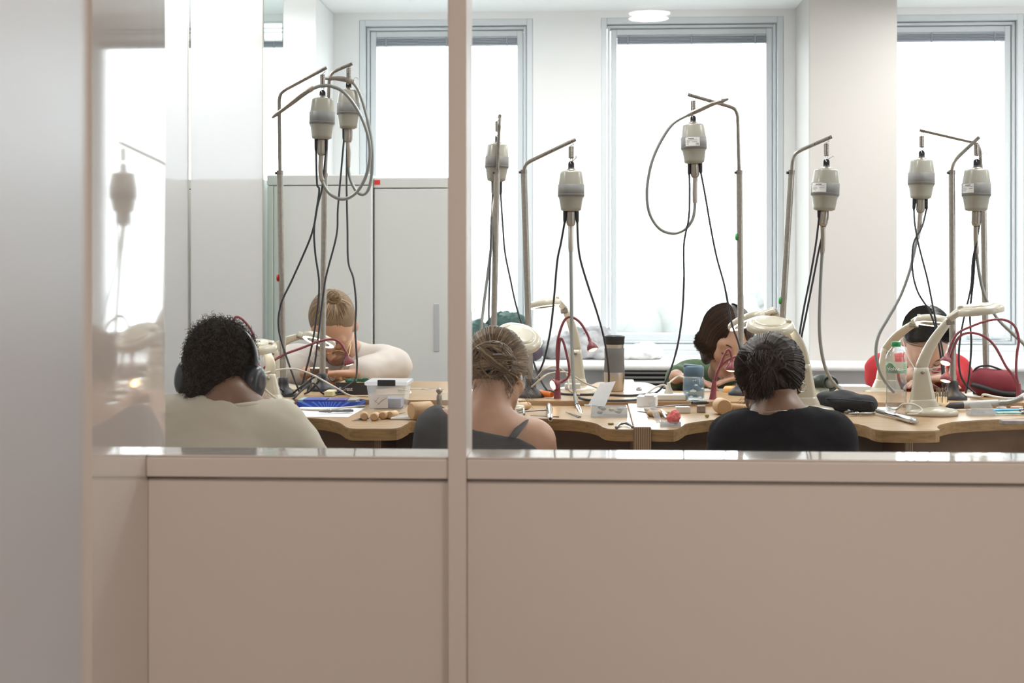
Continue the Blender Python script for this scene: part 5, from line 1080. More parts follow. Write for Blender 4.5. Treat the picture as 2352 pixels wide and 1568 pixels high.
# sheets of paper
def sheet(lab, pts, z, m=M_paperw, name='paper_sheet', group='paper sheets on the near bench'):
    q = [T(*p, z) for p in pts]; return single(name, MB().prism([(v.x, v.y) for v in q], z, z+.0006), m, lab, 'paper', group)
sheet('large white paper sheet under the scissors, hanging near the bench edge', [(636, 957), (800, 958), (838, 937), (700, 933), (655, 944)], TZ+.0004)
sheet('white paper strip lying behind the scissors and in front of the blue tin', [(690, 942), (800, 948), (836, 938), (700, 936)], TZ+.0012)
sheet('pinkish printed sheet left of the scissors', [(640, 948), (675, 955), (700, 952), (665, 940)], TZ+.0022, mat('paper_pink', (.70, .52, .45), .7))
sheet('yellow note beside the near left magnifier lamp', [(606, 946), (618, 948), (620, 940), (608, 939)], TZ+.0004, mat('note_yellow', (.85, .60, .04), .7))
def pliers(lab, p, deg, L=.11, m=M_mgrey, gm=None, spread=14, z=TZ, cat='pliers', name='pliers'):
    c = T(*p, z)+Vector((0, 0, .007)); e = empty(name, c); tag(e, lab, cat)
    for s in (-1, 1):
        d = dirx(deg+180+s*spread); n = Vector((-d.y, d.x, 0))*-s; k = c+d*L*.35+n*.010; t = c+d*L*.72+n*.004
        h = obj('handle', MB().tube(smooth_path([c, k, t], 6), [.0045]*4+[.0055]*9, 8, flat=.7), gm or m, e)
        j = dirx(deg+s*4); obj('jaw', MB().tube([c-j*.006, c+j*.014, c+j*L*.34], [.0065, .006, .0022], 8, flat=.7), m, e)
    obj('pivot', MB().lathe([(.0055, -.0055), (.0055, .0055), (.001, .006)], Matrix.Translation(c), 12), M_chrome, e); return e
pliers('grey scissors lying open on the white sheet', (757, 949), 205, .10, M_mgrey, z=TZ+.002, name='scissors', cat='scissors')
def roundbar(name, lab, a, b, prof, m, cat, group=None, mats=None):
    return None
def tool(lab, a, b, r=.010, hl=.06, group='wooden handled gravers', m=None, blade=True):
    """wooden handle facing us at a, blade running to b"""
    a, b = Vector(a), Vector(b); d = (b-a).normalized(); e = empty('graver', a-Vector((0, 0, r))); tag(e, lab, 'tool', group)
    obj('handle', MB().lathe([(r*.75, 0), (r*.98, .003), (r, .012), (r*.86, hl*.6), (r*.95, hl*.85), (r*.5, hl)], along(a, a+d), 20), m or M_beech, e)
    if blade: obj('blade', MB().tube([a+d*(hl-.004), a+d*(hl+.03), b], [.0022, .002, .0008], 6), M_mgrey, e)
    return e
for k, (px, py, dx) in enumerate(((837, 956, -.25), (859, 957, -.05), (878, 954, .30), (895, 953, .32))):
    a = T(px, py, TZ+.0122); tool(['wooden handle nearest the small wires, leftmost of four before the plastic box', 'second wooden handle of four before the plastic box', 'third wooden handle of four before the plastic box, touching the fourth', 'rightmost wooden handle of four before the plastic box, by the white tray'][k], a, a+Vector((dx*.09, .13, -.005)), .0125, .055)
for k in range(3):
    a = T(808+6*k, 966-2*k, TZ+.0025); single('needle_file', MB().tube([a, a+Vector((.035, .05, 0))], [.0008, .0018], 5), M_mgrey, ['leftmost of three thin dark needle files left of the wooden handles', 'middle one of three thin dark needle files left of the wooden handles', 'rightmost of three thin dark needle files left of the wooden handles'][k], 'file', 'needle files beside the wooden handles')
# white grid tray, mallets
p0 = T(930, 962); e = empty('grid_tray', p0); tag(e, 'small white grid tray near the bench edge, left of the grey sleeve', 'tray')
M_ = frame(p0, dirx(2)); obj('tray_rim', MB().rbox((-.040, -.028, .0003), (.044, .035, .007), .003, 2, M_), M_wplast, e); obj('grid_inset', MB().rbox((-.033, -.021, .0072), (.037, .028, .0080), .001, 1, M_), mat('grid_ivory', (.58, .55, .50), .5, bump=1, bscale=500), e)
def mallet(lab, p, face_dir, R_=.025, L=.062, hd=(1, .25), hL=.16):
    c = T(*p, TZ+R_); d = Vector((*face_dir, 0)).normalized(); e = empty('wooden_mallet', c-Vector((0, 0, R_))); tag(e, lab, 'mallet', 'wooden mallets on the near benches')
    obj('mallet_head', MB().lathe([(R_*.88, 0), (R_, .003), (R_*1.0, L-.003), (R_*.9, L)], along(c-d*0, c+d), 32), M_beech, e)
    h = Vector((*hd, 0)).normalized(); b = c+d*L*.5; obj('handle', MB().tube([b+h*R_*.6, b+h*hL*.5+Vector((0, 0, -.006)), b+h*hL+Vector((0, 0, -.012))], [.0095, .0115, .010], 14), M_beech, e)
mallet('wooden mallet beside the plastic storage box, handle pointing right', (944, 944), (.8, .55), .0265, .066, (1, -.10), .12)
mallet('wooden mallet behind the dark-haired head, pale end facing the camera', (1664, 935), (-.12, 1), .0245, .065, (1, .12), .17)
# punch and jar
c = T(1009, 934); single('dapping_punch', MB().lathe([(.009, .0003), (.009, .035), (.0065, .040), (.0055, .043), (.010, .048), (.0095, .055), (.005, .061), (.0005, .062)], Matrix.Translation(c), 20), M_steel, 'round-headed steel punch standing just left of the upright post', 'punch')
c = T(1022, 932); single('glass_jar', MB().lathe([(.014, .0003), (.015, .004), (.015, .032), (.010, .037), (.010, .042)], Matrix.Translation(c), 20, cap=False), M_clear2, 'small clear glass jar beside the steel punch', 'jar')
# loose handpiece at far left bench
a = T(925, 884, SZP+.012); a = P(925, 886, 5.08); a.z = TZ+.012; b = P(1022, 886, 5.02); b.z = TZ+.012
e = empty('loose_handpiece', a); tag(e, 'steel handpiece lying on the far bench left of the upright post', 'handpiece'); obj('flexible_end', MB().tube([a, a*.55+b*.45], .0045, 10), M_flex, e); obj('grip', MB().tube([a*.55+b*.45, a*.5+b*.5, a*.1+b*.9, b], [.006, .0075, .0075, .004], 12), M_steel, e)
# saw frame, wooden handle
def sw(px, py, z): return T(px, py, z)
z = TZ+.010; e = empty('saw_frame', T(1190, 940)); tag(e, 'steel piercing saw with wooden handle beside the fair-haired person', 'saw')
obj('handle', MB().lathe([(.009, 0), (.0125, .01), (.0125, .05), (.010, .068), (.004, .072)], along(sw(1216, 931, TZ+.0128), sw(1160, 936, TZ+.0128)), 18), M_beech, e)
obj('saw_bow', MB().tube([sw(1204, 951, z), sw(1202, 928, z), sw(1210, 915, z), sw(1258, 911, z), sw(1290, 906, z)], .0036, 8), M_chrome, e)
obj('saw_arm', MB().tube([sw(1188, 948, z), sw(1204, 944, z), sw(1255, 941, z)], .0026, 8), M_steel, e); obj('wing_nut', MB().ell(sw(1186, 947, z), .006, 8), mat('nut_brown', (.13, .09, .07), .4), e)
obj('screw_post', MB().tube([sw(1260, 935, z+.0), sw(1260, 909, z+.002)], .003, 8), M_chrome, e)
a, b = T(1261, 932, TZ+.012), T(1264, 962, TZ+.0095); e = empty('pin_vice', a); tag(e, 'shiny chrome pin vice pointing at the camera in the middle of the near bench', 'pin vice')
obj('grip', MB().tube([a, a*.7+b*.3, a*.4+b*.6, a*.2+b*.8], [.0085, .0105, .0075, .0092], 18), M_chrome, e); obj('chuck', MB().tube([a*.2+b*.8, b], [.0092, .0065], 18), M_chrome, e); obj('chuck_hole', MB().tube([b, b+(b-a)*.012], .0042, 12), M_black, e)
for k, (p0, p1) in enumerate((((1218, 954), (1284, 957)), ((1300, 946), (1330, 958)), ((1308, 948), (1334, 957)))):
    single('needle_file', MB().tube([T(*p0, TZ+.0025), T(*p1, TZ+.0025)], [.0009, .0018], 5), M_mgrey, ['thin needle file lying across under the chrome pin vice', 'needle file crossing towards the hanging handpiece tip, left one', 'needle file crossing towards the hanging handpiece tip, right one'][k], 'file')
# open clear box with lid up
c0, c1 = T(1357, 958), T(1428, 958); e = empty('parts_box', T(1392, 955)); tag(e, 'small clear plastic box with its white lid standing open, full of metal bits', 'box')
Yb = c0.y; x0, x1 = c0.x, X(1440, Yb+.05); openbox('box_body', x0, x1, Yb, .075, TZ+.0005, TZ+.030, M_clear, e, .002)
L0, L1, L2, L3 = P(1352, 928, Yb+.03), P(1388, 934, Yb+.05), P(1413, 876, Yb+.09), P(1378, 880, Yb+.07)
mb = MB(); n = (L1-L0).cross(L3-L0).normalized()*.003; mb.add([L0, L1, L2, L3, L0+n, L1+n, L2+n, L3+n], [(0, 1, 2, 3), (7, 6, 5, 4), (0, 4, 5, 1), (1, 5, 6, 2), (2, 6, 7, 3), (3, 7, 4, 0)]); obj('lid', mb, clear_plastic('lid_frost', (.95, .96, .97), .75), e)
obj('lid_hinge', MB().box((x0-.02, Yb+.062, TZ+.028), (x0+.04, Yb+.079, TZ+.031)), M_clear, e)
for k in range(9):
    q = Vector((x0+.012+rn.random()*(x1-x0-.025), Yb+.015+rn.random()*.045, TZ+.010+rn.random()*.018)); obj('metal_bit', MB().ell(q, (.009, .008, .006), 8), [M_steel, mat('brass', (.45, .30, .12), .35, metal=.8), M_mgrey][k % 3], e)
# brass block, ring clamp
single('brass_block', MB().rbox((-.008, -.004, .0003), (.008, .004, .006), .001, 1, frame(T(1403, 975), dirx(0))), mat('brass_dull', (.40, .33, .12), .4, metal=.5), 'tiny brass block on the bench edge beside the dark calliper', 'block')
e = empty('outside_calliper', T(1434, 980)); tag(e, 'dark metal calliper lying at the bench edge beside the plywood divider', 'calliper')
obj('calliper_bow', MB().tube([T(1416, 980, TZ+.005), T(1424, 973, TZ+.006), T(1440, 972, TZ+.007), T(1452, 979, TZ+.005)], [.003, .0045, .0045, .003], 8), M_mgrey, e)
for q in ((1416, 981), (1453, 980)): obj('knob', MB().ell(T(*q, TZ+.006), .005, 8), M_steel, e)
# steel tumbler
Yb = 5.00; c = Vector((X(1411, Yb), Yb, SZP)); e = empty('travel_tumbler', c); tag(e, 'tall steel travel tumbler with grey grip and black lid', 'tumbler'); Mt = Matrix.Translation(c); k = Yb/FPX
zz = lambda y: Z(y, Yb)-c.z
obj('steel_body', MB().lathe([(20*k, .0005), (22*k, .004), (24*k, zz(858)), (23.3*k, zz(852)), (21.5*k, zz(798)), (22.3*k, zz(790))], Mt, 36), mat('tumbler_steel', (.62, .58, .54), .32, metal=1), e)
obj('grip_sleeve', MB().lathe([(24.0*k, zz(853)), (23.4*k, zz(845)), (22.2*k, zz(815)), (23.0*k, zz(799)), (22.4*k, zz(798))], Mt, 36, cap=False), mat('grip_grey', (.17, .17, .17), .7, bump=.4, bscale=400), e)
obj('lid', MB().lathe([(21.8*k, zz(790)), (23*k, zz(788)), (23.6*k, zz(777)), (24.6*k, zz(773)), (24.2*k, zz(770)), (20*k, zz(770)), (19*k, zz(774)), (.001, zz(774))], Mt, 36, cap=False), mat('lid_black', (.02, .025, .03), .3), e)
# cream cable tangle of middle bay
cord('cream lamp cable looping beside the burgundy lamp in the middle', [W2(1195, 903, SZP+.004), P(1215, 890, 4.8), P(1235, 865, 4.78), P(1252, 848, 4.76), P(1275, 842, 4.78), P(1298, 855, 4.8), P(1306, 880, 4.78), P(1308, 897, 4.75), W2(1335, 906, SZP+.003), W2(1370, 900, SZP+.003)], .0032)
cord('cream cable arching low across the middle of the benches', [W2(1200, 908, SZP+.004), P(1240, 872, 4.7), P(1262, 858, 4.72), P(1300, 855, 4.74), P(1325, 868, 4.76), P(1345, 880, 4.8), W2(1378, 893, SZP+.003)], .0032)
cord('black cable lying along the plywood spine in the middle', [W2(1232, 900, SZP+.004), W2(1262, 897, SZP+.004), W2(1300, 905, SZP+.004), W2(1380, 906, SZP+.004), W2(1450, 908, SZP+.004), W2(1500, 903, SZP+.004)], .004, M_rubber)
cord('black cable loop on the spine near the plywood divider', [W2(1330, 912, SZP+.004), W2(1350, 918, SZP+.004), W2(1400, 920, SZP+.004), W2(1460, 918, SZP+.004), W2(1500, 907, SZP+.006), W2(1530, 905, SZP+.004), W2(1600, 908, SZP+.004)], .004, M_rubber)
cord('thin cream cable hanging from the left lamps across to the plastic box', [P(603, 858, 4.55), P(640, 849, 4.6), P(675, 847, 4.6), P(710, 857, 4.62), P(745, 875, 4.6), P(775, 892, 4.56), W2(805, 908, TZ+.018), W2(838, 909, SZP+.004), P(920, 905, 4.66), P(942, 903, 4.72), P(938, 897, 4.8), W2(915, 894, SZP+.003)], .0030)
cord('cream cable running from the near left lamp over the papers', [P(604, 890, 4.36), P(625, 908, 4.4), P(650, 925, 4.42), W2(680, 938, TZ+.005), W2(735, 941, TZ+.005), W2(800, 935, TZ+.004), W2(838, 932, TZ+.004)], .0032)
cord('black cable winding round the bases of the two left poles', [P(605, 886, 4.62), P(622, 884, 4.64), P(640, 890, 4.66), W2(665, 905, SZP+.004), P(685, 893, 4.68), P(712, 872, 4.7), P(728, 864, 4.7), P(735, 870, 4.72), P(715, 895, 4.74), W2(700, 904, SZP+.004)], .0036, M_rubber)
cord('black cable from the two left poles passing under the open case', [W2(660, 920, TZ+.004), P(672, 917, 4.62), P(695, 895, 4.66), P(720, 880, 4.7), W2(745, 905, SZP+.004), W2(790, 903, SZP+.004), W2(822, 895, SZP+.004)], .0034, M_rubber)
e_o = single('orange_file_handle', MB().tube([T(1215, 905, SZP+.012), T(1240, 903, SZP+.012), T(1268, 906, SZP+.012)], [.010, .012, .009], 12), M_orange, 'orange tool handle on the spine left of the burgundy lamp', 'handle')
single('white_block', MB().rbox((-.028, -.02, .0004), (.028, .02, .02), .003, 2, frame(T(1315, 893, SZP), dirx(0))), M_wplast, 'white plastic block behind the middle burgundy lamp', 'block')
# power plug and strip
e = empty('extension_lead', T(1520, 917, SZP)); tag(e, 'white power strip with cream plug lying on the spine behind the paper box', 'power strip')
mb = MB().rbox((X(1495, 4.66), 4.64, SZP+.0003), (X(1580, 4.66), 4.70, SZP+.020), .004); obj('strip_body', mb, M_wplast, e)
c = P(1536, 908, 4.68); obj('plug', MB().tube([c, c+Vector((0, .002, .012)), c+Vector((0, .004, .030)), c+Vector((0, .004, .042))], [.016, .0145, .007, .005], 12), M_cable, e)
cord('cream cable rising from the white plug to behind the blue bottle', [P(1536, 888, 4.69), P(1535, 882, 4.7), P(1548, 870, 4.76), P(1560, 864, 4.78), P(1572, 868, 4.76)], .0032)
cord('cream cable curving left of the white plug', [P(1535, 893, 4.68), P(1525, 884, 4.7), P(1505, 890, 4.68), P(1485, 905, 4.66), W2(1473, 920, TZ+.012)], .0032)
# white tissue box tipped over
Yb = 4.56; e = empty('paper_box', T(1480, 945, TZ)); tag(e, 'small white box standing on the plywood divider', 'box')
M_ = frame(Vector((X(1484, Yb), Yb-.06, TZ+.0095)), dirx(-8)); obj('box_body', MB().rbox((-.030, -.02, 0), (.030, .05, .034), .002, 2, M_), M_paperw, e); obj('lid_flap', MB().rbox((-.006, -.022, .034), (.024, .045, .038), .001, 1, M_), M_paperw, e)
# hinged clear box with pink tissue
c0, c1 = T(1517, 980), T(1564, 980); Yb = c0.y; e = empty('clear_box', T(1540, 978)); tag(e, 'little clear hinged box holding crumpled pink tissue at the bench edge', 'box')
openbox('box_body', c0.x, c1.x, Yb, .045, TZ+.0005, TZ+.014, M_clear, e, .0018)
q = [P(1488, 924, Yb+.03), P(1500, 918, Yb+.04), P(1520, 970, Yb+.02), P(1508, 972, Yb)]; n = Vector((.002, -.002, .001)); obj('lid', MB().add(q+[v+n for v in q], [(0, 1, 2, 3), (7, 6, 5, 4), (0, 4, 5, 1), (1, 5, 6, 2), (2, 6, 7, 3), (3, 7, 4, 0)]), M_clear, e)
tc_ = P(1547, 960, Yb+.02); sdf_obj('pink_tissue', [('e', tuple(tc_), (.019, .014, .017), None, 0), ('e', tuple(tc_+Vector((.004, 0, .010))), (.012, .010, .012), None, .01)], .0016, mat('tissue_pink', (.80, .18, .18), .7), e, disp=lambda x, y, z: .003*snoise(x, y, z, 190, 1))
for k, (p, q) in enumerate((((1519, 942), (1532, 952)), ((1523, 948), (1530, 960)))): obj('ring_rod', MB().tube([T(*p, TZ+.020), T(*q, TZ+.014)], .0035, 8), M_chrome, e)
for k, (px, py) in enumerate(((1512, 951), (1536, 952))):
    a = T(px, py, TZ+.0105); tool(['short wooden handle behind the pink tissue box, left one', 'short wooden handle behind the pink tissue box, right one'][k], a+Vector((0, 0, 0)), a+Vector((-.06, .09, 0)), .011, .05, 'wooden handles beside the plywood divider')
# callipers and files before the blue bottle
e = empty('vernier_calliper', T(1590, 928)); tag(e, 'steel vernier calliper lying in front of the blue water bottle', 'calliper')
obj('beam', MB().rbox((0, -.006, .008), (.115, .006, .012), .001, 1, frame(T(1541, 926), dirx(-3))), M_steel, e); obj('slider', MB().rbox((.03, -.014, .006), (.065, .014, .016), .002, 1, frame(T(1560, 930), dirx(-3))), M_chrome, e); obj('jaws', MB().rbox((.0, -.028, .006), (.008, .02, .013), .001, 1, frame(T(1612, 931), dirx(-3))), M_chrome, e)
single('hand_file', MB().tube([T(1506, 935, TZ+.016), T(1540, 932, TZ+.016), T(1590, 928, TZ+.014)], [.003, .005, .0045], 8, flat=.5), M_mgrey, 'dark flat file resting left of the callipers', 'file')
single('black_pen', MB().tube([T(1590, 925, TZ+.022), T(1622, 924, TZ+.020), T(1628, 925, TZ+.02)], [.0055, .005, .002], 10), M_black, 'black tipped marker before the blue water bottle', 'pen')
single('steel_vice', MB().rbox((-.022, -.016, .0004), (.022, .016, .020), .002, 2, frame(T(1568, 948), dirx(5))), M_wplast, 'pale metal block between the tissue box and the mallet', 'block')
single('steel_clamp', MB().rbox((-.012, -.012, .0004), (.014, .012, .022), .002, 2, frame(T(1610, 947), dirx(-10))), M_steel, 'small steel clamp left of the mallet end', 'clamp')
single('brass_nugget', MB().ell(T(1624, 954, TZ+.006), (.007, .006, .006), 8), mat('brass_dull', (.4, .33, .12), .4), 'tiny yellow nugget below the mallet', 'nugget')
for k, (p, dg, l) in enumerate((((1690, 946), 190, 'grey pliers under the mallet handle, tips left'), ((1712, 948), 160, 'steel pliers beside the left hoop earring'), ((1722, 943), 200, 'steel cutters lying behind the steel pliers, by the mallet handle'))): pliers(l, p, dg, .10, M_steel if k else M_mgrey)
# blue water bottle with cloud pattern
Yb = 4.66; c = Vector((X(1593.5, Yb), Yb, TZ+.0163)); e = empty('water_bottle', c); tag(e, 'blue tinted drinking bottle with white clouds and a slate blue spout lid', 'bottle'); Mt = Matrix.Translation(c); k = Yb/FPX; zz = lambda y: Z(y, Yb)-c.z
M_bb = bpy.data.materials.new('bottle_blue'); thin = thin_glass('bottle_blue_tint', (.86, .93, .97), 0, 1.5)
obj('bottle_body', MB().lathe([(22*k, .001), (24.5*k, .005), (24.7*k, zz(868)), (22*k, zz(863)), (22*k, zz(860))], Mt, 40, cap=False), thin, e)
obj('inner_wall', MB().lathe([(20*k, .006), (22.5*k, .009), (22.8*k, zz(869)), (20.5*k, zz(864))], Mt, 40, cap=False), clear_plastic('bottle_milky', (.88, .94, .98), .28, (.40, .60, .74)), e)
for j, (px, py, s) in enumerate(((1590, 893, 1.2), (1606, 908, .9), (1580, 915, .8), (1597, 880, .7), (1600, 922, 1.1), (1577, 898, .6), (1612, 888, .7), (1586, 906, .7))):
    ang = math.asin(max(-.95, min(.95, (px-1593.5)/24.8))); zc = zz(py); V = []; F = []; mb = MB()
    for (du, dz, r) in ((0, 0, .0052), (.005, -.001, .004), (-.005, -.001, .0038)):
        V = []; n_ = 12
        for i in range(n_):
            a = 2*math.pi*i/n_; an = ang+(du+r*math.cos(a))*s/(24.9*k); rr = 24.95*k; V.append(Mt @ Vector((rr*math.sin(an), -rr*math.cos(an), zc+(dz+r*.8*math.sin(a))*s)))
        mb.add(V, [tuple(range(n_))])
    obj('cloud_print', mb, mat('cloud_white', (.75, .80, .84), .6), e)
obj('lid', MB().lathe([(22.5*k, zz(862)), (23.2*k, zz(860)), (23.2*k, zz(842)), (20*k, zz(838)), (.001, zz(838))], Mt, 36, cap=False), mat('lid_slate', (.07, .13, .19), .45), e)
obj('spout_lever', MB().rbox((-.042, -.013, zz(844)), (.020, .013, zz(836)), .004, 2, Mt @ Matrix.Rotation(.09, 4, 'Y')), mat('lid_slate', (.07, .13, .19), .45), e)
# notebook
Yb = 5.0; e = empty('open_book', T(1665, 892, TZ)); tag(e, 'open sketchbook in front of the person in green', 'book')
for s, (a, b) in enumerate((((1612, 896), (1652, 896)), ((1653, 896), (1700, 897)))):
    x0, x1 = X(a[0], Yb), X(b[0], Yb); mb = MB(); y0, y1 = 5.05, 5.22; mb.prism([(x0, y0+.01*(1-s)), (x1, y0), (x1+.01, y1), (x0+.01, y1)], TZ+.002, TZ+.008); obj('page_block', mb, M_paperw, e)
obj('sketch', MB().tube([Vector((X(1635, 5.1), 5.12, TZ+.0085)), Vector((X(1642, 5.1), 5.09, TZ+.0085)), Vector((X(1630, 5.1), 5.07, TZ+.0085))], .0006, 4), M_ink, e)
single('work_block', MB().lathe([(.028, .0004), (.030, .012), (.024, .020), (.002, .022)], Matrix.Translation(Vector((X(1682, 4.96), 4.98, SZP))), 24), mat('wax_orange', (.85, .45, .15), .4), 'round orange lit workpiece under the middle burgundy lamp head', 'workpiece')
# green chuck box on far bench
single('small_chuck', MB().lathe([(.006, 0), (.010, .006), (.010, .018), (.005, .026)], Matrix.Translation(Vector((X(1468, 5.03), 5.06, TZ+.0003))), 16), M_chrome, 'small chrome chuck standing on the far bench beside the white strips', 'chuck')
# glasses case, white box, pencil case
Yb = 5.06; e = empty('spectacle_case', Vector((X(1897, Yb), Yb+.04, TZ))); tag(e, 'dark green glasses case lying open in front of the beige column', 'case')
cc = Vector((X(1897, Yb), Yb+.05, TZ+.036)); sdf_obj('case_shell', [('e', tuple(cc), (.052, .035, .034), None, 0), ('e', tuple(cc+Vector((.026, -.03, .004))), (.030, .032, .026), None, .004, -1)], .0022, mat('case_green_black', (.02, .03, .022), .4), e)
obj('lining', MB().ell(cc+Vector((.022, .004, .0)), (.024, .018, .022), 12), mat('lining_grey', (.25, .27, .25), .8), e)
single('clear_dish', MB().lathe([(.022, .0004), (.028, .004), (.030, .016)], Matrix.Translation(T(1884, 903, SZP)), 28, cap=False), clear_plastic('dish_green', (.86, .92, .86), .2, (.6, .7, .6)), 'small clear greenish dish behind the black pencil case', 'dish')
Yb = 5.08; single('white_carton', MB().rbox((X(1933, Yb), Yb, TZ+.0004), (X(2000, Yb), Yb+.10, TZ+.030), .002, 2), M_paperw, 'white carton on the far bench in front of the beige column', 'carton')
sheet('white sheet under the white carton on the far bench', [(1930, 902), (2012, 903), (2020, 893), (1935, 890)], TZ+.0002, group='papers on the far bench')
c = T(1945, 948); e = empty('pencil_case', c); tag(e, 'black zipped pencil case lying beside the near magnifier lamp', 'pencil case')
x0, x1 = X(1878, c.y+.02), X(2014, c.y+.02); sdf_obj('case_body', [('c', (x0+.028, c.y+.05, TZ+.031), ((x0+x1)/2, c.y+.045, TZ+.033), .030, .030, 0), ('c', ((x0+x1)/2, c.y+.045, TZ+.032), (x1-.026, c.y+.015, TZ+.026), .030, .024, .02), ('c', (x0+.03, c.y+.02, TZ+.026), (x1-.03, c.y-.003, TZ+.023), .024, .021, .03), ('e', (x0+.022, c.y+.04, TZ+.048), (.022, .03, .010), None, .01)], .003, mat('case_black', (.014, .015, .020), .75, bump=.3, bscale=400), e, disp=lambda x, y, z: .0018*snoise(x, y, z, 45, 2), cut=lambda x, y, z: (TZ+.0004)-z)
obj('zip', MB().tube(smooth_path([(x0+.004, c.y+.02, TZ+.040), (x0+.04, c.y-.003, TZ+.044), (x1-.05, c.y-.024, TZ+.039), (x1-.012, c.y-.018, TZ+.034)], 6), .0018, 6), M_rubber, e)
sheet('white sheet between the black pencil case and the water bottle', [(2012, 945), (2052, 950), (2078, 922), (2035, 912), (2000, 925)], TZ+.0006)
pliers('small dark pliers in front of the black pencil case', (1950, 950), 235, .085, M_mgrey); pliers('thin steel dividers in front of the black pencil case, right of the dark pliers', (1968, 955), 195, .08, M_steel, spread=8, cat='dividers', name='dividers')
# handpiece near bench
a, b = T(2014, 943, TZ+.011), T(2106, 968, TZ+.0105); e = empty('chrome_handpiece', a); tag(e, 'chrome flexible-shaft handpiece lying before the standing magnifier lamp', 'handpiece')
obj('flexible_end', MB().tube(*corr([a+Vector((-.0, .0, 0)), a*.75+b*.25]), 8), M_flex, e); obj('tail', MB().tube([a*.75+b*.25, a*.5+b*.5], .0068, 14), M_chrome, e); obj('grip', MB().tube([a*.5+b*.5, a*.45+b*.55, a*.15+b*.85, a*.06+b*.94, b], [.0075, .010, .0102, .009, .006], 18), M_chrome, e)
cord('cream cable looping round the foot of the standing magnifier lamp', [W2(2040, 935, TZ+.004), W2(2058, 940, TZ+.02), P(2075, 928, 4.28), P(2100, 929, 4.24), P(2117, 940, 4.22), P(2110, 950, 4.2), W2(2085, 951, TZ+.006)], .003)
# mineral water bottle
Yb = 4.50; c = Vector((X(2058.5, Yb), Yb, TZ)); e = empty('mineral_water_bottle', c); tag(e, 'clear plastic mineral water bottle with green cap and green label', 'bottle'); Mt = Matrix.Translation(c); k = Yb/FPX; zz = lambda y: Z(y, Yb)-c.z
pr = [(18*k, .0006), (23*k, .006), (23.5*k, zz(900)), (22*k, zz(890)), (23*k, zz(878)), (22.5*k, zz(868)), (21.5*k, zz(860)), (23.5*k, zz(852)), (23.5*k, zz(824)), (22.5*k, zz(815)), (18*k, zz(804)), (11.5*k, zz(797)), (9.5*k, zz(793)), (9.5*k, zz(790))]
obj('bottle_body', MB().lathe(pr, Mt, 40, cap=False), clear_plastic('pet_plastic', (.99, .995, .995), .05), e)
obj('water', MB().lathe([(17*k, .002), (22*k, .007), (22.4*k, zz(900)), (21*k, zz(890)), (21.8*k, zz(878)), (20.5*k, zz(862)), (22.4*k, zz(850)), (22.4*k, zz(846)), (.001, zz(846))], Mt, 36, cap=False), thin_glass('water', (.98, .99, .995), 0, 1.33, .9), e)
def wrap(a0, a1, z0, z1, r): 
    V = []; F = []
    for i in range(17):
        a = a0+(a1-a0)*i/16; V += [Mt @ Vector((r*math.sin(a), -r*math.cos(a), z0)), Mt @ Vector((r*math.sin(a), -r*math.cos(a), z1))]
    return V, [(2*i, 2*i+2, 2*i+3, 2*i+1) for i in range(16)]
lb = obj('label', MB().add(*wrap(-1.6, 1.6, zz(852), zz(826), 23.8*k), True), clear_plastic('label_pale', (.85, .95, .88), .55, (.55, .74, .60)), e)
obj('green_hill', MB().add([Mt @ Vector((24.1*k*math.sin(a), -24.1*k*math.cos(a), z_)) for a, z_ in ((-1.4, zz(852)), (-.05, zz(852)), (-.25, zz(840)), (-.6, zz(831)), (-.9, zz(829)), (-1.4, zz(836)))], [(0, 1, 2, 3, 4, 5)]), mat('label_green', (.08, .30, .06), .5), lb)
text('brand_lettering', 'Volvic.', .0155, frame(c+Vector((-10*k, -24.8*k, zz(842))), (1, 0, 0), (0, -1, 0)), M_paperw, lb)
for j in range(4): obj('small_print', MB().add(*wrap(.5, .95, zz(834+4*j), zz(832.6+4*j), 24.1*k)), mat('label_green', (.08, .30, .06), .5), lb)
obj('cap', MB().lathe([(10*k, zz(793)), (10.5*k, zz(792)), (10.5*k, zz(783)), (9.5*k, zz(782)), (.001, zz(782))], Mt, 28, cap=False), mat('cap_green', (.01, .26, .08), .4), e)
# bur stand
Yb = 4.55; c = Vector((X(2163, Yb), Yb, TZ)); e = empty('bur_stand', c); tag(e, 'round wooden bur stand bristling with steel burs under the warm lamp', 'bur stand'); Mt = Matrix.Translation(c); k = Yb/FPX
obj('stand_base', MB().lathe([(19*k, .0005), (20*k, .005), (19*k, .010)], Mt, 28), M_steel, e); obj('wood_block', MB().lathe([(17*k, .0102), (17*k, .024), (12.5*k, .0245), (12.5*k, .040), (11*k, .041)], Mt, 28), mat('bur_wood', (.72, .52, .30), .5), e)
for j in range(20):
    a = j*2.399; r = (3+8*math.sqrt(j/20)*1.5)*k; r = min(r, 15.5*k); z0 = .041 if r < 12*k else .0245; h = rn.uniform(.022, .034); bx_ = c+Vector((r*math.cos(a), r*math.sin(a), z0))
    obj('bur', MB().tube([bx_-Vector((0, 0, .001)), bx_+Vector((0, 0, h*.8)), bx_+Vector((0, 0, h*.82)), bx_+Vector((0, 0, h))], [.0012, .0012, .0021, .0015], 6), M_steel, e)
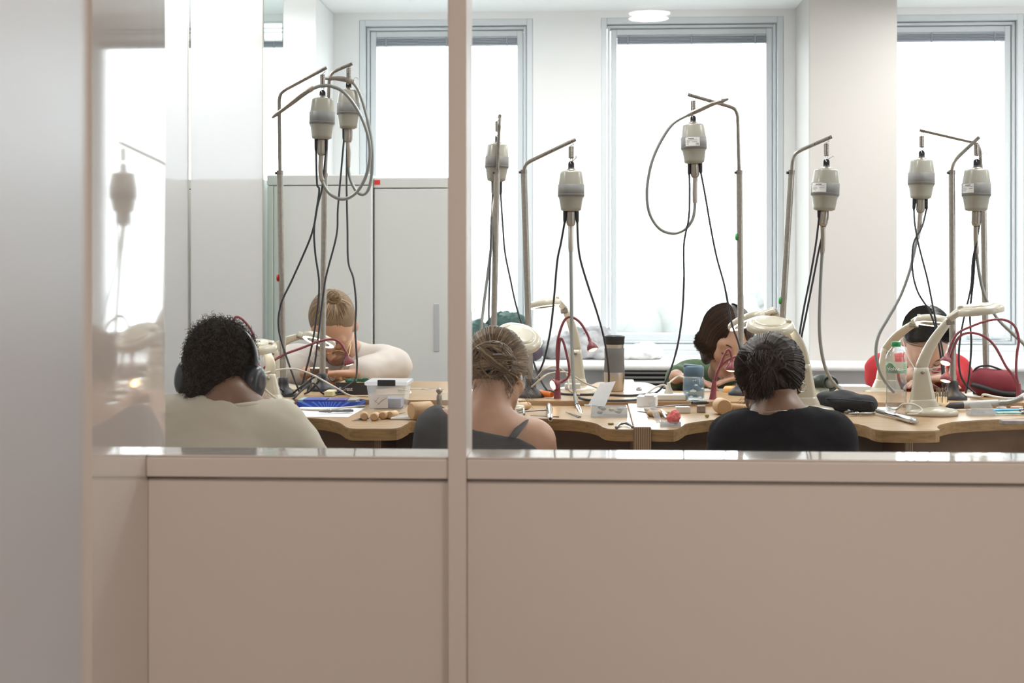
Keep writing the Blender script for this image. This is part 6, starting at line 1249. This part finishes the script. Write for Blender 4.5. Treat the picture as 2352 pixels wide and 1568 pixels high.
# red zipped case
Yb = 4.88; x0, x1 = X(2228, Yb), X(2340, Yb); zc = Z(872, Yb); e = empty('zipped_case', Vector(((x0+x1)/2, Yb, SZP))); tag(e, 'large dark red zipped case with black edge at the right', 'case')
cutz = lambda x, y, z: (SZP+.0004)-z+0*x+0*y
sdf_obj('red_shell', [('c', (x0+.040, Yb, zc+.004), (x1-.045, Yb, zc-.002), .044, .042, 0), ('c', (x0+.045, Yb-.01, zc-.018), (x1-.03, Yb-.01, zc-.028), .030, .030, .03)], .004, mat('case_red', (.20, .015, .028), .75, bump=.4, bscale=500), e, cut=cutz, disp=lambda x, y, z: .001*snoise(x, y, z, 40, 1))
obj('zip_band', MB().tube(smooth_path([(x0+.0, Yb-.032, zc-.008), (x0+.02, Yb-.048, zc-.012), ((x0+x1)/2, Yb-.050, zc-.030), (x1-.02, Yb-.045, zc-.036), (x1+.0, Yb-.03, zc-.030)], 8), [.013]*33, 10, flat=.6), mat('case_black_trim', (.02, .02, .024), .7), e)
obj('strap', MB().tube(smooth_path([(x0+.005, Yb, zc+.02), (x0+.02, Yb-.01, zc+.048), (x0+.06, Yb-.01, zc+.055), (x1-.05, Yb-.005, zc+.036)], 6), .0035, 8), mat('case_black_trim', (.02, .02, .024), .7), e)
# torch-like handpiece, strap
a, b = T(2152, 934, TZ+.011), P(2350, 921, 4.56); e = empty('grey_handpiece', a); tag(e, 'grey and black handpiece lying in front of the red zipped case', 'handpiece')
Lp = lambda t: a*(1-t)+b*t
obj('black_tip', MB().tube([Lp(0), Lp(.13), Lp(.15), Lp(.30)], [.006, .007, .0105, .0115], 14), mat('tip_dark', (.05, .05, .06), .4), e); obj('grey_barrel', MB().tube([Lp(.30), Lp(.32), Lp(.70)], [.0115, .0125, .0105], 16), mat('barrel_grey', (.42, .41, .40), .35), e); obj('rear_hose', MB().tube(*corr([Lp(.70), Lp(.85), Lp(1.0)+Vector((0, 0, .012))], .009, .006), 10), M_flex, e)
cord('white flat strap lying in front of the red zipped case', [W2(2200, 906, SZP+.004), W2(2250, 912, SZP+.006), P(2260, 906, 4.66), P(2290, 912, 4.64), P(2330, 915, 4.62), P(2352, 904, 4.66)], .0040, mat('strap_white', (.66, .64, .62), .6), 'strap')
# clear box, blue scissors, cyan pliers, sanding block
c0, c1 = T(2229, 955), T(2286, 955); Yb = c0.y; e = empty('clear_case', T(2258, 950)); tag(e, 'small clear hinged box with brown bits, right of the standing magnifier lamp', 'box')
openbox('box_body', c0.x, c1.x, Yb, .05, TZ+.0005, TZ+.016, M_clear, e, .0018)
q = [P(2226, 930, Yb+.06), P(2272, 928, Yb+.06), P(2284, 948, Yb+.045), P(2232, 948, Yb+.045)]; n = Vector((0, -.002, .001)); obj('lid', MB().add([v+Vector((0, 0, .006)) for v in q]+[v+n+Vector((0, 0, .006)) for v in q], [(0, 1, 2, 3), (7, 6, 5, 4), (0, 4, 5, 1), (1, 5, 6, 2), (2, 6, 7, 3), (3, 7, 4, 0)]), M_clear, e)
for j in range(3): obj('brown_bit', MB().ell(T(2240+9*j, 946, TZ+.005), (.007, .005, .003), 8), mat('brown_bit', (.16, .11, .08), .6), e)
pliers('bright blue handled pliers lying at the right edge of the photo', (2345, 946), 10, .13, M_mgrey, mat('grip_blue', (.10, .42, .70), .45), 8)
pliers('pale turquoise handled pliers in front of the blue ones', (2350, 953), 8, .12, M_mgrey, mat('grip_turquoise', (.35, .62, .60), .45), 7)
e = empty('sanding_block', T(2330, 972)); tag(e, 'grey sanding block overhanging the bench edge at the far right', 'block'); obj('block_body', MB().rbox((0, -.028, .0004), (.12, .022, .012), .002, 2, frame(T(2298, 973), dirx(-2))), mat('block_grey', (.42, .37, .34), .8, noise_amt=.3, nscale=40), e)
for k, (px, py, cc, l) in enumerate(((2275, 920, (.75, .35, .08), 'orange scrap by the red zipped case'), (2335, 938, (.75, .55, .50), 'pink strip behind the blue pliers'), (2300, 940, (.70, .68, .70), 'white eraser behind the clear box'), (2215, 922, (.70, .62, .45), 'pale knotted scrap behind the bur stand'))):
    single('offcut', MB().rbox((-.018, -.008, .0004), (.018, .008, .008), .002, 2, frame(T(px, py), dirx(20*k))), mat('offcut_%d' % k, cc, .6), l, 'offcut')
# sill: green jacket, grey sweater, paper
def heap(name, lab, cat, blobs, m, seed, amp=.011, f=38):
    o = sdf_obj(name, [('e', tuple(Vector((X(px, Y), Y, SZ+h))), r, None, .03) for px, Y, h, r in blobs], .006, m, None, disp=lambda x, y, z: amp*1.3*(.7-np.minimum(np.abs(snoise(x, y, z, f, seed)), 1.2))+.004*snoise(x, y, z, 90, seed), cut=lambda x, y, z: (SZ+.001)-z+0*x+0*y, it=1); tag(o, lab, cat); return o
heap('green_jacket', 'dark green jacket heaped on the window sill behind the fair bun', 'jacket', [(1110, 6.85, .06, (.13, .12, .10)), (1165, 6.85, .12, (.12, .12, .11)), (1195, 6.82, .07, (.10, .10, .09)), (1090, 6.82, .10, (.08, .1, .09))], mat('jacket_green', (.012, .055, .045), .6), 3)
heap('grey_sweater', 'crumpled white and grey knit garment on the window sill', 'garment', [(1285, 6.85, .04, (.10, .12, .07)), (1340, 6.85, .06, (.13, .12, .09)), (1372, 6.82, .10, (.09, .1, .06)), (1392, 6.82, .03, (.08, .1, .06))], mat('knit_grey', (.60, .60, .62), .8, col2=(.22, .22, .24), nscale=10), 5)
heap('white_bag', 'crumpled white plastic bag on the window sill under the middle window', 'bag', [(1445, 6.85, .02, (.13, .11, .045)), (1485, 6.85, .03, (.08, .1, .05))], mat('bag_white', (.70, .70, .70), .5), 8, .007, 34)
single('round_pouch', MB().ell(Vector((X(1226, 6.7), 6.66, SZ+.036)), (.045, .04, .036), 14), mat('pouch_dark', (.05, .03, .05), .6), 'dark round pouch on the sill right of the green jacket', 'pouch')
# left bench end: white bench block with black grip
c = P(352, 925, 4.30); c.z = TZ; e = empty('bench_roll', c); tag(e, 'white roll with a black cap at the left end of the bench', 'roll')
obj('roll', MB().tube([c+Vector((-.01, 0, .018)), c+Vector((.11, .05, .018))], .017, 16), M_wplast, e); obj('black_cap', MB().tube([c+Vector((-.022, -.005, .018)), c+Vector((-.01, 0, .018))], .0175, 16), M_black, e)
